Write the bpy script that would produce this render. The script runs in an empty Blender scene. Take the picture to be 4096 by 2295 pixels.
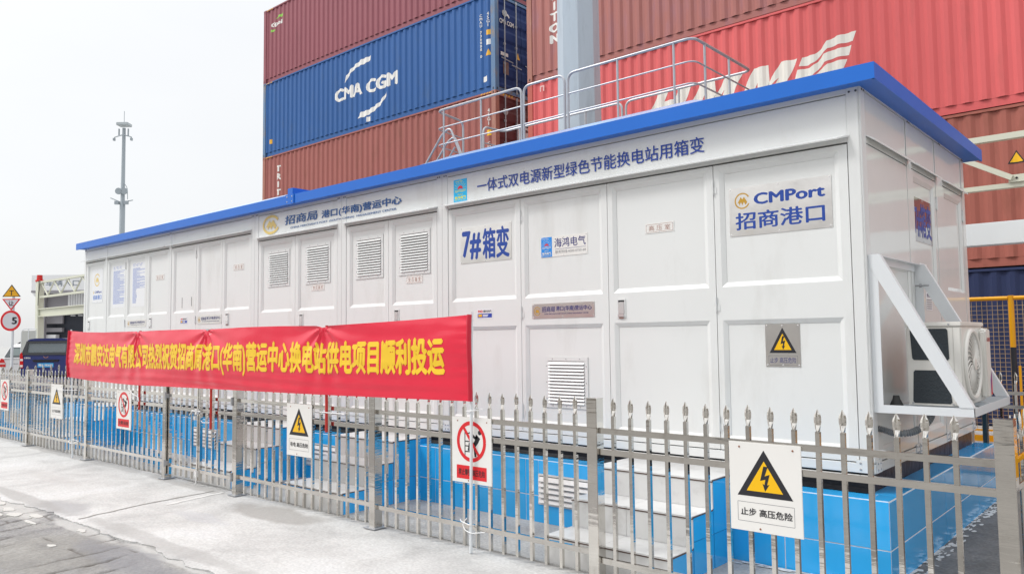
import bpy, bmesh, math, random
from mathutils import Vector, Matrix
from mathutils import noise as mnoise
random.seed(7)
S = bpy.context.scene
COL = S.collection

# ------------------------------------------------------------------ camera
cd = bpy.data.cameras.new('camera')
cam = bpy.data.objects.new('camera', cd); COL.objects.link(cam)
yaw, pitch, roll = math.radians(-41.2355), math.radians(3.7331), math.radians(-0.6771)
fw = Vector((math.sin(yaw)*math.cos(pitch), math.cos(yaw)*math.cos(pitch), math.sin(pitch)))
rt = fw.cross(Vector((0, 0, 1))).normalized(); up = rt.cross(fw)
r2 = rt*math.cos(roll) + up*math.sin(roll); u2 = -rt*math.sin(roll) + up*math.cos(roll)
M3 = Matrix((r2, u2, -fw)).transposed()
cam.matrix_world = Matrix.Translation((0, 0, 1.65)) @ M3.to_4x4()
cd.lens = 27.475; cd.sensor_width = 36; cd.clip_start = 0.05; cd.clip_end = 1500
S.camera = cam

# ------------------------------------------------------------------ sky, sun, exposure
SUN_EL, SUN_AZ = math.radians(46), math.radians(232)      # azimuth clockwise from +Y
W = bpy.data.worlds.new('World'); S.world = W; W.use_nodes = True
nt = W.node_tree; nt.nodes.clear()
out = nt.nodes.new('ShaderNodeOutputWorld'); bg = nt.nodes.new('ShaderNodeBackground')
bg2 = nt.nodes.new('ShaderNodeBackground'); add = nt.nodes.new('ShaderNodeAddShader')
sky = nt.nodes.new('ShaderNodeTexSky'); sky.sky_type = 'NISHITA'; sky.sun_disc = False
sky.sun_elevation = SUN_EL; sky.sun_rotation = SUN_AZ; sky.dust_density = 3.0; sky.air_density = 1.0
bg.inputs['Strength'].default_value = 0.05; # Nishita kept at the low end: the cloud layer gives most of the light
tc = nt.nodes.new('ShaderNodeTexCoord'); sx = nt.nodes.new('ShaderNodeSeparateXYZ')
mp = nt.nodes.new('ShaderNodeMapRange'); mp.inputs['From Min'].default_value = 0.0; mp.inputs['From Max'].default_value = 1.0
mp.inputs['To Min'].default_value = 0.69; mp.inputs['To Max'].default_value = 2.15
nz = nt.nodes.new('ShaderNodeTexNoise'); nz.inputs['Scale'].default_value = 1.6; nz.inputs['Detail'].default_value = 5
vm = nt.nodes.new('ShaderNodeVectorMath'); vm.operation = 'MULTIPLY'; vm.inputs[1].default_value = (1, 1, 3.0)
cr = nt.nodes.new('ShaderNodeMix'); cr.data_type = 'RGBA'
cr.inputs[6].default_value = (0.87, 0.895, 0.925, 1); cr.inputs[7].default_value = (1.06, 1.06, 1.05, 1)
nt.links.new(tc.outputs['Generated'], sx.inputs[0]); pw = nt.nodes.new('ShaderNodeMath'); pw.operation = 'POWER'; pw.use_clamp = True; pw.inputs[1].default_value = 3.2
nt.links.new(sx.outputs['Z'], pw.inputs[0]); nt.links.new(pw.outputs[0], mp.inputs['Value'])
nt.links.new(tc.outputs['Generated'], vm.inputs[0]); nt.links.new(vm.outputs[0], nz.inputs['Vector'])
nt.links.new(nz.outputs['Fac'], cr.inputs[0]); nt.links.new(cr.outputs[2], bg2.inputs['Color'])
nt.links.new(mp.outputs[0], bg2.inputs['Strength'])
hs = nt.nodes.new('ShaderNodeHueSaturation'); hs.inputs['Saturation'].default_value = 0.3
nt.links.new(sky.outputs[0], hs.inputs['Color']); nt.links.new(hs.outputs[0], bg.inputs['Color'])
nt.links.new(bg.outputs[0], add.inputs[0]); nt.links.new(bg2.outputs[0], add.inputs[1])
nt.links.new(add.outputs[0], out.inputs['Surface'])
sl = bpy.data.lights.new('sun', 'SUN'); sl.energy = 1.5; sl.angle = math.radians(12); sl.color = (1.0, 0.975, 0.94)
so = bpy.data.objects.new('sun', sl); COL.objects.link(so)
sd = Vector((math.sin(SUN_AZ)*math.cos(SUN_EL), math.cos(SUN_AZ)*math.cos(SUN_EL), math.sin(SUN_EL)))
so.rotation_euler = sd.to_track_quat('Z', 'Y').to_euler(); so.location = (0, 0, 30)
vs = S.view_settings
vs.view_transform = 'Standard'; vs.look = 'None'; vs.gamma = 1; vs.use_curve_mapping = False; vs.exposure = 0.06
S.render.engine = 'CYCLES'
S.cycles.max_bounces = 6; S.cycles.diffuse_bounces = 3; S.cycles.glossy_bounces = 4; S.cycles.transparent_max_bounces = 8
S.cycles.use_denoising = True

# ------------------------------------------------------------------ materials
MATS = {}
def mat(name, col, rough=0.5, metal=0.0, coat=0.0, var=0.06, vscale=(3, 3, 3), bump=0.0, bscale=20.0, dirt=None, dirt_amt=0.0,
        dscale=(2.0, 2.0, 0.5), spec=0.5, dthr=0.55, rvar=0.0, bdist=0.01, bvec=None):
    """painted / metal surface: base colour with soft noise variation, optional dirt or wear patches, optional bump"""
    if name in MATS: return MATS[name]
    m = bpy.data.materials.new(name); m.use_nodes = True; t = m.node_tree; L = t.links
    b = t.nodes['Principled BSDF']
    b.inputs['Roughness'].default_value = rough; b.inputs['Metallic'].default_value = metal
    b.inputs['Coat Weight'].default_value = coat; b.inputs['Coat Roughness'].default_value = 0.08
    b.inputs['Specular IOR Level'].default_value = spec
    g = t.nodes.new('ShaderNodeNewGeometry')
    mpn = t.nodes.new('ShaderNodeMapping'); mpn.inputs['Scale'].default_value = vscale
    L.new(g.outputs['Position'], mpn.inputs['Vector'])
    n = t.nodes.new('ShaderNodeTexNoise'); n.inputs['Scale'].default_value = 1.0; n.inputs['Detail'].default_value = 6
    L.new(mpn.outputs[0], n.inputs['Vector'])
    mx = t.nodes.new('ShaderNodeMix'); mx.data_type = 'RGBA'
    c = col
    mx.inputs[6].default_value = tuple(x*(1-var) for x in c) + (1,)
    mx.inputs[7].default_value = tuple(min(1, x*(1+var)) for x in c) + (1,)
    L.new(n.outputs['Fac'], mx.inputs[0]); last = mx.outputs[2]
    if dirt:
        m2 = t.nodes.new('ShaderNodeMapping'); m2.inputs['Scale'].default_value = dscale
        L.new(g.outputs['Position'], m2.inputs['Vector'])
        n2 = t.nodes.new('ShaderNodeTexNoise'); n2.inputs['Scale'].default_value = 1.0; n2.inputs['Detail'].default_value = 9
        n2.inputs['Roughness'].default_value = 0.62
        L.new(m2.outputs[0], n2.inputs['Vector'])
        mr = t.nodes.new('ShaderNodeMapRange'); mr.inputs['From Min'].default_value = dthr; mr.inputs['From Max'].default_value = dthr+0.18
        mr.inputs['To Max'].default_value = dirt_amt
        L.new(n2.outputs['Fac'], mr.inputs['Value'])
        mx2 = t.nodes.new('ShaderNodeMix'); mx2.data_type = 'RGBA'
        L.new(mr.outputs[0], mx2.inputs[0]); L.new(last, mx2.inputs[6]); mx2.inputs[7].default_value = tuple(dirt) + (1,)
        last = mx2.outputs[2]
    L.new(last, b.inputs['Base Color'])
    if rvar:
        mr2 = t.nodes.new('ShaderNodeMapRange'); mr2.inputs['To Min'].default_value = max(0.02, rough-rvar); mr2.inputs['To Max'].default_value = rough+rvar
        L.new(n.outputs['Fac'], mr2.inputs['Value']); L.new(mr2.outputs[0], b.inputs['Roughness'])
    if bump:
        nb = t.nodes.new('ShaderNodeTexNoise'); nb.inputs['Scale'].default_value = bscale; nb.inputs['Detail'].default_value = 4
        if bvec:
            mb_ = t.nodes.new('ShaderNodeMapping'); mb_.inputs['Scale'].default_value = bvec; L.new(g.outputs['Position'], mb_.inputs['Vector']); L.new(mb_.outputs[0], nb.inputs['Vector'])
        else: L.new(g.outputs['Position'], nb.inputs['Vector'])
        bp = t.nodes.new('ShaderNodeBump'); bp.inputs['Strength'].default_value = bump; bp.inputs['Distance'].default_value = bdist
        L.new(nb.outputs['Fac'], bp.inputs['Height']); L.new(bp.outputs[0], b.inputs['Normal'])
    MATS[name] = m; return m

WHITE = mat('white_painted_steel', (0.745, 0.757, 0.75), 0.38, var=0.025, vscale=(1.2, 1.2, 1.2), bump=0.25, bscale=1.3, bdist=0.012, dirt=(0.6, 0.59, 0.56), dirt_amt=0.22, dscale=(3, 3, 0.9), dthr=0.56)
WHITE2 = mat('white_painted_panel', (0.765, 0.777, 0.768), 0.38, var=0.03, vscale=(1.6, 1.6, 0.8), bump=0.22, bscale=1.7, bdist=0.012, dirt=(0.55, 0.54, 0.51), dirt_amt=0.35, dscale=(3.2, 3.2, 1.0), dthr=0.55, spec=0.4)
WSIDE = mat('glossy_white_side_panel', (0.72, 0.73, 0.715), 0.07, var=0.03, bump=0.4, bscale=1.1, bdist=0.012, spec=0.2)
BLUE = mat('blue_roof_paint', (0.010, 0.145, 0.60), 0.36, spec=0.35, coat=0.0, var=0.07, bump=0.08, bscale=3)
BLUEROOF = mat('sky_sheen_roof_sheet', (0.36, 0.55, 0.88), 0.25, coat=0.3, var=0.06)  # sky sheen on the blue roof put into a paler base colour
SOFFIT = mat('grey_soffit', (0.45, 0.46, 0.47), 0.5)
BLACK = mat('black_tar', (0.008, 0.009, 0.012), 0.3, var=0.3, vscale=(9, 9, 9), bump=0.7, bscale=14, dirt=(0.35, 0.34, 0.33), dirt_amt=0.5, dscale=(7, 7, 14), dthr=0.69, spec=0.25)
RUBBER = mat('black_rubber', (0.02, 0.02, 0.02), 0.6)
DARK = mat('dark_gap', (0.02, 0.02, 0.022), 0.7)
CHROME = mat('chrome', (0.80, 0.80, 0.80), 0.25, 0.6, var=0.1)
STEEL = mat('stainless_steel', (0.70, 0.675, 0.635), 0.07, 1.0, var=0.14, vscale=(5, 5, 9), bump=0.5, bscale=1.0, bvec=(3, 3, 24), bdist=0.004, dirt=(0.42, 0.37, 0.31), dirt_amt=0.5, dscale=(14, 14, 10), dthr=0.58, rvar=0.05)
STEELTIP = mat('pressed_stainless_steel', (0.78, 0.75, 0.70), 0.12, 1.0, var=0.12, vscale=(9, 9, 9), bump=0.25, bscale=30)
PLATE = mat('brushed_steel_plate', (0.82, 0.80, 0.775), 0.30, 1.0, var=0.12, vscale=(6, 6, 6), bump=0.3, bscale=4, dirt=(0.8, 0.72, 0.6), dirt_amt=0.3, dscale=(9, 9, 9), dthr=0.6)
TILE = mat('glazed_blue_tile', (0.03, 0.43, 0.90), 0.12, coat=0.4, var=0.10, vscale=(2.3, 2.3, 2.3), bump=0.05, bscale=3)
GROUT = mat('tile_grout', (0.78, 0.80, 0.82), 0.9, var=0.25, vscale=(20, 20, 20))
MARBLE = mat('pale_marble_tile', (0.70, 0.698, 0.69), 0.28, var=0.09, vscale=(4, 4, 4), dirt=(0.42, 0.40, 0.38), dirt_amt=0.5, dscale=(5, 5, 5), dthr=0.53)
BROWN = mat('brown_edge_trim', (0.10, 0.055, 0.04), 0.4)
SIGNW = mat('white_sign_board', (0.80, 0.785, 0.755), 0.4, var=0.03)
PAPER = mat('white_print', (0.80, 0.81, 0.83), 0.45, var=0.02)
PBLACK = mat('black_print', (0.018, 0.018, 0.024), 0.5, var=0.1)
PRED = mat('red_print', (0.70, 0.018, 0.025), 0.4, var=0.05)
PYEL = mat('yellow_print', (0.88, 0.50, 0.004), 0.4, var=0.05)
PBLUE = mat('blue_print', (0.012, 0.06, 0.34), 0.4, var=0.05)
PNAVY = mat('navy_print', (0.035, 0.04, 0.20), 0.4)
PTITLE = mat('title_blue_print', (0.004, 0.045, 0.33), 0.35, var=0.03)
PTEAL = mat('teal_blue_print', (0.003, 0.085, 0.30), 0.35, var=0.03)
PCYAN = mat('cyan_print', (0.0, 0.52, 0.93), 0.35, var=0.02)
PBRED = mat('bright_red_print', (0.85, 0.02, 0.03), 0.35)
PLEM = mat('lemon_print', (0.93, 0.86, 0.02), 0.35)
PGOLD = mat('gold_print', (0.76, 0.56, 0.17), 0.35, var=0.04)
PGOLD2 = mat('dark_gold_print', (0.55, 0.31, 0.03), 0.35, var=0.04)
PRBROWN = mat('reddish_brown_print', (0.35, 0.16, 0.12), 0.5)
PGREY = mat('grey_print', (0.22, 0.22, 0.24), 0.5)
PWHITE = mat('white_paint_lettering', (0.78, 0.76, 0.72), 0.5, var=0.06, vscale=(5, 5, 5))
PGREEN = mat('green_paint', (0.25, 0.55, 0.06), 0.5)
BANNER = mat('red_banner_fabric', (0.78, 0.022, 0.058), 0.30, var=0.07, vscale=(1.2, 1, 3), coat=0.25, bump=0.25, bscale=14, bdist=0.004)
BTEXT = mat('yellow_banner_print', (0.95, 0.60, 0.03), 0.4, var=0.10, vscale=(2, 1, 5))
PVC = mat('white_pvc_pole', (0.74, 0.77, 0.79), 0.35)
TIE = mat('white_cable_tie', (0.8, 0.8, 0.8), 0.4)
REDW = mat('red_painted_stake', (0.50, 0.03, 0.02), 0.5, var=0.2, dirt=(0.55, 0.16, 0.04), dirt_amt=0.8, dscale=(8, 8, 4))
GALV = mat('galvanised_tube', (0.42, 0.43, 0.45), 0.45, 0.5, var=0.12, vscale=(8, 8, 8), dirt=(0.30, 0.27, 0.22), dirt_amt=0.4, dscale=(6, 6, 12))
MASTG = mat('grey_blue_mast_paint', (0.42, 0.48, 0.53), 0.5, var=0.10, vscale=(6, 6, 0.7), dirt=(0.28, 0.32, 0.36), dirt_amt=0.5, dscale=(7, 7, 1.2), dthr=0.52)
CREAM = mat('cream_steel_paint', (0.66, 0.66, 0.54), 0.45, var=0.05, dirt=(0.42, 0.24, 0.08), dirt_amt=0.7, dscale=(3, 3, 5), dthr=0.64)
WSTEEL = mat('white_beam_paint', (0.74, 0.77, 0.78), 0.4, var=0.05, dirt=(0.45, 0.42, 0.38), dirt_amt=0.5, dscale=(2.2, 2.2, 1.0), dthr=0.62)
YEL = mat('yellow_safety_paint', (0.80, 0.37, 0.008), 0.4, var=0.08, dirt=(0.25, 0.13, 0.05), dirt_amt=0.5, dscale=(6, 6, 6), dthr=0.6)
WIRE = mat('yellow_grey_wire', (0.52, 0.36, 0.17), 0.5, var=0.5, vscale=(2.5, 2.5, 2.5))
ACW = mat('cream_white_plastic', (0.73, 0.715, 0.67), 0.35, var=0.03)
ACD = mat('dark_coil', (0.025, 0.034, 0.042), 0.55, bump=0.4, bscale=90)
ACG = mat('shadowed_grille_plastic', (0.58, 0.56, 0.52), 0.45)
HOSE = mat('grey_corrugated_hose', (0.20, 0.21, 0.22), 0.6, var=0.25)
GLASS = None
def glassy():
    m = bpy.data.materials.new('sky_grey_glass'); m.use_nodes = True; t = m.node_tree
    b = t.nodes['Principled BSDF']; b.inputs['Base Color'].default_value = (0.30, 0.34, 0.36, 1); b.inputs['Roughness'].default_value = 0.05  # sky reflection painted into the pane as a grey base colour
    tr = t.nodes.new('ShaderNodeBsdfTransparent'); tr.inputs[0].default_value = (0.80, 0.84, 0.84, 1)
    mx = t.nodes.new('ShaderNodeMixShader'); mx.inputs[0].default_value = 0.42
    t.links.new(tr.outputs[0], mx.inputs[1]); t.links.new(b.outputs[0], mx.inputs[2])
    t.links.new(mx.outputs[0], t.nodes['Material Output'].inputs[0]); return m
GLASS = glassy()
DGLASS = mat('dark_car_glass', (0.035, 0.05, 0.055), 0.06, coat=0.5)
VANBLUE = mat('navy_car_paint', (0.022, 0.035, 0.16), 0.25, coat=0.6, var=0.1)
CARWHITE = mat('silver_white_car_paint', (0.68, 0.68, 0.69), 0.25, coat=0.6)
TAIL = mat('red_tail_lamp', (0.60, 0.012, 0.015), 0.15, coat=0.5)
TYRE = mat('tyre', (0.02, 0.02, 0.02), 0.8)
def piece_variation(m, amt):
    t = m.node_tree; b = t.nodes['Principled BSDF']; src_ = b.inputs['Base Color'].links[0].from_socket
    oi = t.nodes.new('ShaderNodeObjectInfo'); mr = t.nodes.new('ShaderNodeMapRange'); mr.inputs['To Min'].default_value = 1-amt; mr.inputs['To Max'].default_value = 1+amt*.6
    v = t.nodes.new('ShaderNodeVectorMath'); v.operation = 'SCALE'; t.links.new(oi.outputs['Random'], mr.inputs['Value']); t.links.new(src_, v.inputs[0]); t.links.new(mr.outputs[0], v.inputs['Scale']); t.links.new(v.outputs[0], b.inputs['Base Color'])
piece_variation(TILE, .12); piece_variation(MARBLE, .07); piece_variation(STEEL, .16)
def cmat(name, col, wear=(0.30, 0.13, 0.08), amt=0.35, thr=0.58):
    return mat(name, col, 0.55, spec=0.25, var=0.12, vscale=(0.9, 0.9, 0.35), dirt=wear, dirt_amt=amt, dscale=(2.6, 2.6, 0.8), dthr=thr, bump=0.2, bscale=2.5, bdist=0.02)

# ------------------------------------------------------------------ mesh helpers
OFF = {}
class Fr:
    """face frame: origin + unit axes u (right), v (up), n (out of the face)"""
    def __init__(s, o, u, v=(0, 0, 1), n=None):
        s.o = Vector(o); s.u = Vector(u).normalized(); s.v = Vector(v).normalized(); s.n = Vector(n) if n else s.u.cross(s.v)
    def p(s, a, b, c=0.0): return s.o + s.u*a + s.v*b + s.n*c
WORLD = Fr((0, 0, 0), (1, 0, 0), (0, 1, 0))
class MB:
    def __init__(s): s.v = []; s.f = []
    def add(s, vs_, fs_):
        k = len(s.v); s.v += [Vector(x) for x in vs_]; s.f += [tuple(i+k for i in f) for f in fs_]; return s
    def box(s, x0, x1, y0, y1, z0, z1, fr=None, bev=0.0):
        x0, x1 = min(x0, x1), max(x0, x1); y0, y1 = min(y0, y1), max(y0, y1); z0, z1 = min(z0, z1), max(z0, z1)
        P = [(x0, y0, z0), (x1, y0, z0), (x1, y1, z0), (x0, y1, z0), (x0, y0, z1), (x1, y0, z1), (x1, y1, z1), (x0, y1, z1)]
        if fr: P = [fr.p(*p) for p in P]
        return s.add(P, [(0, 3, 2, 1), (4, 5, 6, 7), (0, 1, 5, 4), (1, 2, 6, 5), (2, 3, 7, 6), (3, 0, 4, 7)])
    def prism(s, pts, c0, c1, fr):
        n = len(pts); P = [fr.p(a, b, c0) for a, b in pts] + [fr.p(a, b, c1) for a, b in pts]
        F = [tuple(range(n-1, -1, -1)), tuple(range(n, 2*n))] + [(i, (i+1) % n, (i+1) % n+n, i+n) for i in range(n)]
        return s.add(P, F)
    def tube(s, pts, r, seg=8, closed=False, rr=None):
        pts = [Vector(p) for p in pts]; n = len(pts); rings = []
        t0 = (pts[1]-pts[0]).normalized()
        ref = Vector((0, 0, 1)) if abs(t0.z) < 0.9 else Vector((1, 0, 0))
        nrm = t0.cross(ref).normalized()
        for i in range(n):
            if i == 0: t = pts[1]-pts[0]
            elif i == n-1: t = pts[-1]-pts[-2]
            else: t = (pts[i+1]-pts[i]).normalized() + (pts[i]-pts[i-1]).normalized()
            t = t.normalized() if t.length > 1e-9 else t0
            nrm = (nrm - t*nrm.dot(t)).normalized(); bn = t.cross(nrm)
            ra = rr[i] if rr else r
            rings.append([pts[i] + nrm*math.cos(2*math.pi*k/seg)*ra + bn*math.sin(2*math.pi*k/seg)*ra for k in range(seg)])
        V = [p for rg in rings for p in rg]; F = []
        for i in range(n-1):
            for k in range(seg):
                F.append((i*seg+k, i*seg+(k+1) % seg, (i+1)*seg+(k+1) % seg, (i+1)*seg+k))
        F.append(tuple(range(seg-1, -1, -1))); F.append(tuple((n-1)*seg+k for k in range(seg)))
        return s.add(V, F)
    def dome(s, fr, a, b, c, r, h, seg=8):
        V = [fr.p(a+r*math.cos(2*math.pi*k/seg), b+r*math.sin(2*math.pi*k/seg), c) for k in range(seg)]
        V += [fr.p(a+.7*r*math.cos(2*math.pi*k/seg), b+.7*r*math.sin(2*math.pi*k/seg), c+h*.75) for k in range(seg)]
        V.append(fr.p(a, b, c+h))
        F = [(k, (k+1) % seg, (k+1) % seg+seg, k+seg) for k in range(seg)] + [(k+seg, (k+1) % seg+seg, 2*seg) for k in range(seg)]
        return s.add(V, F)
    def disc(s, fr, a, b, c, r, h=0.002, seg=24):
        return s.prism([(a+r*math.cos(2*math.pi*k/seg), b+r*math.sin(2*math.pi*k/seg)) for k in range(seg)], c, c+h, fr)
    def build(s, name, m, parent=None, smooth=False, recalc=True, bevel=0.0):
        off = OFF.get(parent.name, Vector()) if parent else Vector()
        me = bpy.data.meshes.new(name); bm = bmesh.new()
        vv = [bm.verts.new(v-off) for v in s.v]
        for f in s.f:
            try: bm.faces.new([vv[i] for i in f])
            except ValueError: pass
        bm.normal_update()
        if recalc: bmesh.ops.recalc_face_normals(bm, faces=bm.faces)
        ng = [f for f in bm.faces if len(f.verts) > 4]
        if ng: bmesh.ops.triangulate(bm, faces=ng)
        if bevel: 
            ed = [e for e in bm.edges if len(e.link_faces) == 2 and e.calc_face_angle(0) > 0.6]
            if ed: bmesh.ops.bevel(bm, geom=ed, offset=bevel, segments=2, affect='EDGES', clamp_overlap=True)
        if smooth:
            for f in bm.faces: f.smooth = True
        bm.to_mesh(me); bm.free()
        if smooth: 
            try: me.set_sharp_from_angle(angle=math.radians(40))
            except Exception: pass
        o = bpy.data.objects.new(name, me); COL.objects.link(o); me.materials.append(m)
        if parent: o.parent = parent
        OFF[o.name] = off.copy()
        if name in ('bolts', 'screws', 'bolt_holes', 'casting_holes', 'guard_rings', 'swirl_vanes', 'wire_mesh', 'rivets'): o['kind'] = 'stuff'
        return o
def thing(name, label, cat, loc=(0, 0, 0), group=None):
    o = bpy.data.objects.new(name, None); COL.objects.link(o); o.location = loc; o.empty_display_size = 0.2
    o['label'] = label; o['category'] = cat
    if group: o['group'] = group
    OFF[o.name] = Vector(loc); return o
def tag(o, label, cat, group=None):
    o['label'] = label; o['category'] = cat
    if group: o['group'] = group
    return o
def struct(o): o['kind'] = 'structure'; return o
def stuff(o): o['kind'] = 'stuff'; return o
def inst(src, loc, parent, name=None):
    """a copy sharing the mesh; loc is a world position of the mesh origin"""
    o = src.copy(); o.name = name or src.name.split('.')[0]; COL.objects.link(o)
    off = OFF.get(parent.name, Vector()); o.parent = parent; o.location = Vector(loc)-off; OFF[o.name] = off.copy(); return o
def fillet(pts, r, n=5):
    pts = [Vector(p) for p in pts]; res = [pts[0]]
    for i in range(1, len(pts)-1):
        a, b, c = pts[i-1], pts[i], pts[i+1]; d1 = (a-b); d2 = (c-b)
        k = min(r, d1.length*.45, d2.length*.45); p0 = b+d1.normalized()*k; p2 = b+d2.normalized()*k
        for j in range(n+1):
            t = j/n; res.append(p0*(1-t)**2 + b*2*t*(1-t) + p2*t*t)
    res.append(pts[-1]); return res
# ---- flat print (lettering, shapes)
def flat_obj(name, bm, m, parent, warp=None):
    off = OFF.get(parent.name, Vector()) if parent else Vector()
    if warp:
        for v in bm.verts: v.co = warp(v.co)
    for v in bm.verts: v.co -= off
    me = bpy.data.meshes.new(name); bm.to_mesh(me); bm.free(); me.materials.append(m)
    o = bpy.data.objects.new(name, me); COL.objects.link(o)
    if parent: o.parent = parent
    OFF[o.name] = off.copy(); return o
def text_bm(body, bold=0.0, line=1.0):
    c = bpy.data.curves.new('txt', 'FONT'); c.body = body; c.align_x = 'CENTER' if '\n' in body else 'LEFT'
    c.resolution_u = 3; c.space_line = line
    o = bpy.data.objects.new('txt', c); COL.objects.link(o)
    bpy.context.view_layer.update()
    dg = bpy.context.evaluated_depsgraph_get()
    me = bpy.data.meshes.new_from_object(o.evaluated_get(dg))
    bm = bmesh.new()
    sh = [(0, 0)] + ([(bold, 0), (-bold, 0), (0, bold*.7), (0, -bold*.7)] if bold > .004 else [])
    for i, (dx, dy) in enumerate(sh):                     # heavier strokes: slightly shifted layers of the same glyphs
        k = len(bm.verts); bm.from_mesh(me); bm.verts.ensure_lookup_table()
        for v in bm.verts[k:]: v.co.x += dx; v.co.y += dy; v.co.z = i
    bpy.data.objects.remove(o); bpy.data.curves.remove(c); bpy.data.meshes.remove(me)
    return bm
def text(body, fr, a0, a1, b0, b1, c, m, parent, bold=0.0, name='lettering', cutx=None, cutz=None, warp=None, shear=0.0, line=1.0):
    bm = text_bm(body, bold, line)
    xs = [v.co.x for v in bm.verts]; ys = [v.co.y for v in bm.verts]
    x0, x1, y0, y1 = min(xs), max(xs), min(ys), max(ys)
    for v in bm.verts:
        fa = (v.co.x-x0)/(x1-x0); fb = (v.co.y-y0)/(y1-y0)
        v.co = Vector((a0+(a1-a0)*fa+shear*(fb-.5)*(b1-b0), b0+(b1-b0)*fb, v.co.z))
    for lst, nrm in ((cutx, (1, 0, 0)), (cutz, (0, 1, 0))):
        for x in (lst or []):
            co = (x, 0, 0) if nrm[0] else (0, x, 0)
            bmesh.ops.bisect_plane(bm, geom=bm.verts[:]+bm.edges[:]+bm.faces[:], plane_co=co, plane_no=nrm)
    if warp: w = lambda p: warp(p) + Vector((0, -.0003*p.z, 0))
    else: w = lambda p: fr.p(p.x, p.y, c+.00012*p.z)
    return flat_obj(name, bm, m, parent, w)
def poly(pts, fr, c, m, parent, name='print', cutx=None, warp=None, holes=None):
    bm = bmesh.new()
    loops = pts if isinstance(pts[0][0], (tuple, list)) else [pts]
    for lp in loops:
        f = bm.faces.new([bm.verts.new((a, b, 0)) for a, b in lp])
    bmesh.ops.triangulate(bm, faces=bm.faces[:])
    for x in (cutx or []):
        bmesh.ops.bisect_plane(bm, geom=bm.verts[:]+bm.edges[:]+bm.faces[:], plane_co=(x, 0, 0), plane_no=(1, 0, 0))
    return flat_obj(name, bm, m, parent, warp or (lambda p: fr.p(p.x, p.y, c)))
def ribbon_loops(lines, w):
    res = []
    for ln in lines:
        L = []; R = []
        for i, p in enumerate(ln):
            a = Vector(ln[max(0, i-1)]); b = Vector(ln[min(len(ln)-1, i+1)]); t = (b-a).normalized(); n = Vector((-t.y, t.x))*w/2
            L.append((p[0]+n.x, p[1]+n.y)); R.append((p[0]-n.x, p[1]-n.y))
        for i in range(len(ln)-1): res.append([L[i], R[i], R[i+1], L[i+1]])
    return res
def rect(a0, a1, b0, b1): return [(a0, b0), (a1, b0), (a1, b1), (a0, b1)]
def arcpts(cx, cy, r, d0, d1, n=16, ry=None): return [(cx+r*math.cos(math.radians(d0+(d1-d0)*i/n)), cy+(ry or r)*math.sin(math.radians(d0+(d1-d0)*i/n))) for i in range(n+1)]
def merchant_mark(fr, cx, cy, r, c, m, parent, ry=None):
    ry = ry or r; k = ry/r
    out = ribbon_loops([[(x, y) for x, y in arcpts(cx, cy, r*.92, 28, 335, 30, ry*.92)]], r*.17)
    M_ = [(-.62, -.25), (-.2, .5), (.02, .2), (.24, .5), (.64, -.2), (.42, -.55), (.2, -.12), (.02, -.55), (-.18, -.12), (-.38, -.55), (-.44, -.2)]
    out.append([(cx+a*r, cy+b*ry) for a, b in M_])
    return poly(out, fr, c, m, parent, 'gold_emblem')

FRONT = Fr((0, 5.72, 0), (1, 0, 0)); SIDE = Fr((-1.72, 0, 0), (0, 1, 0))

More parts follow.
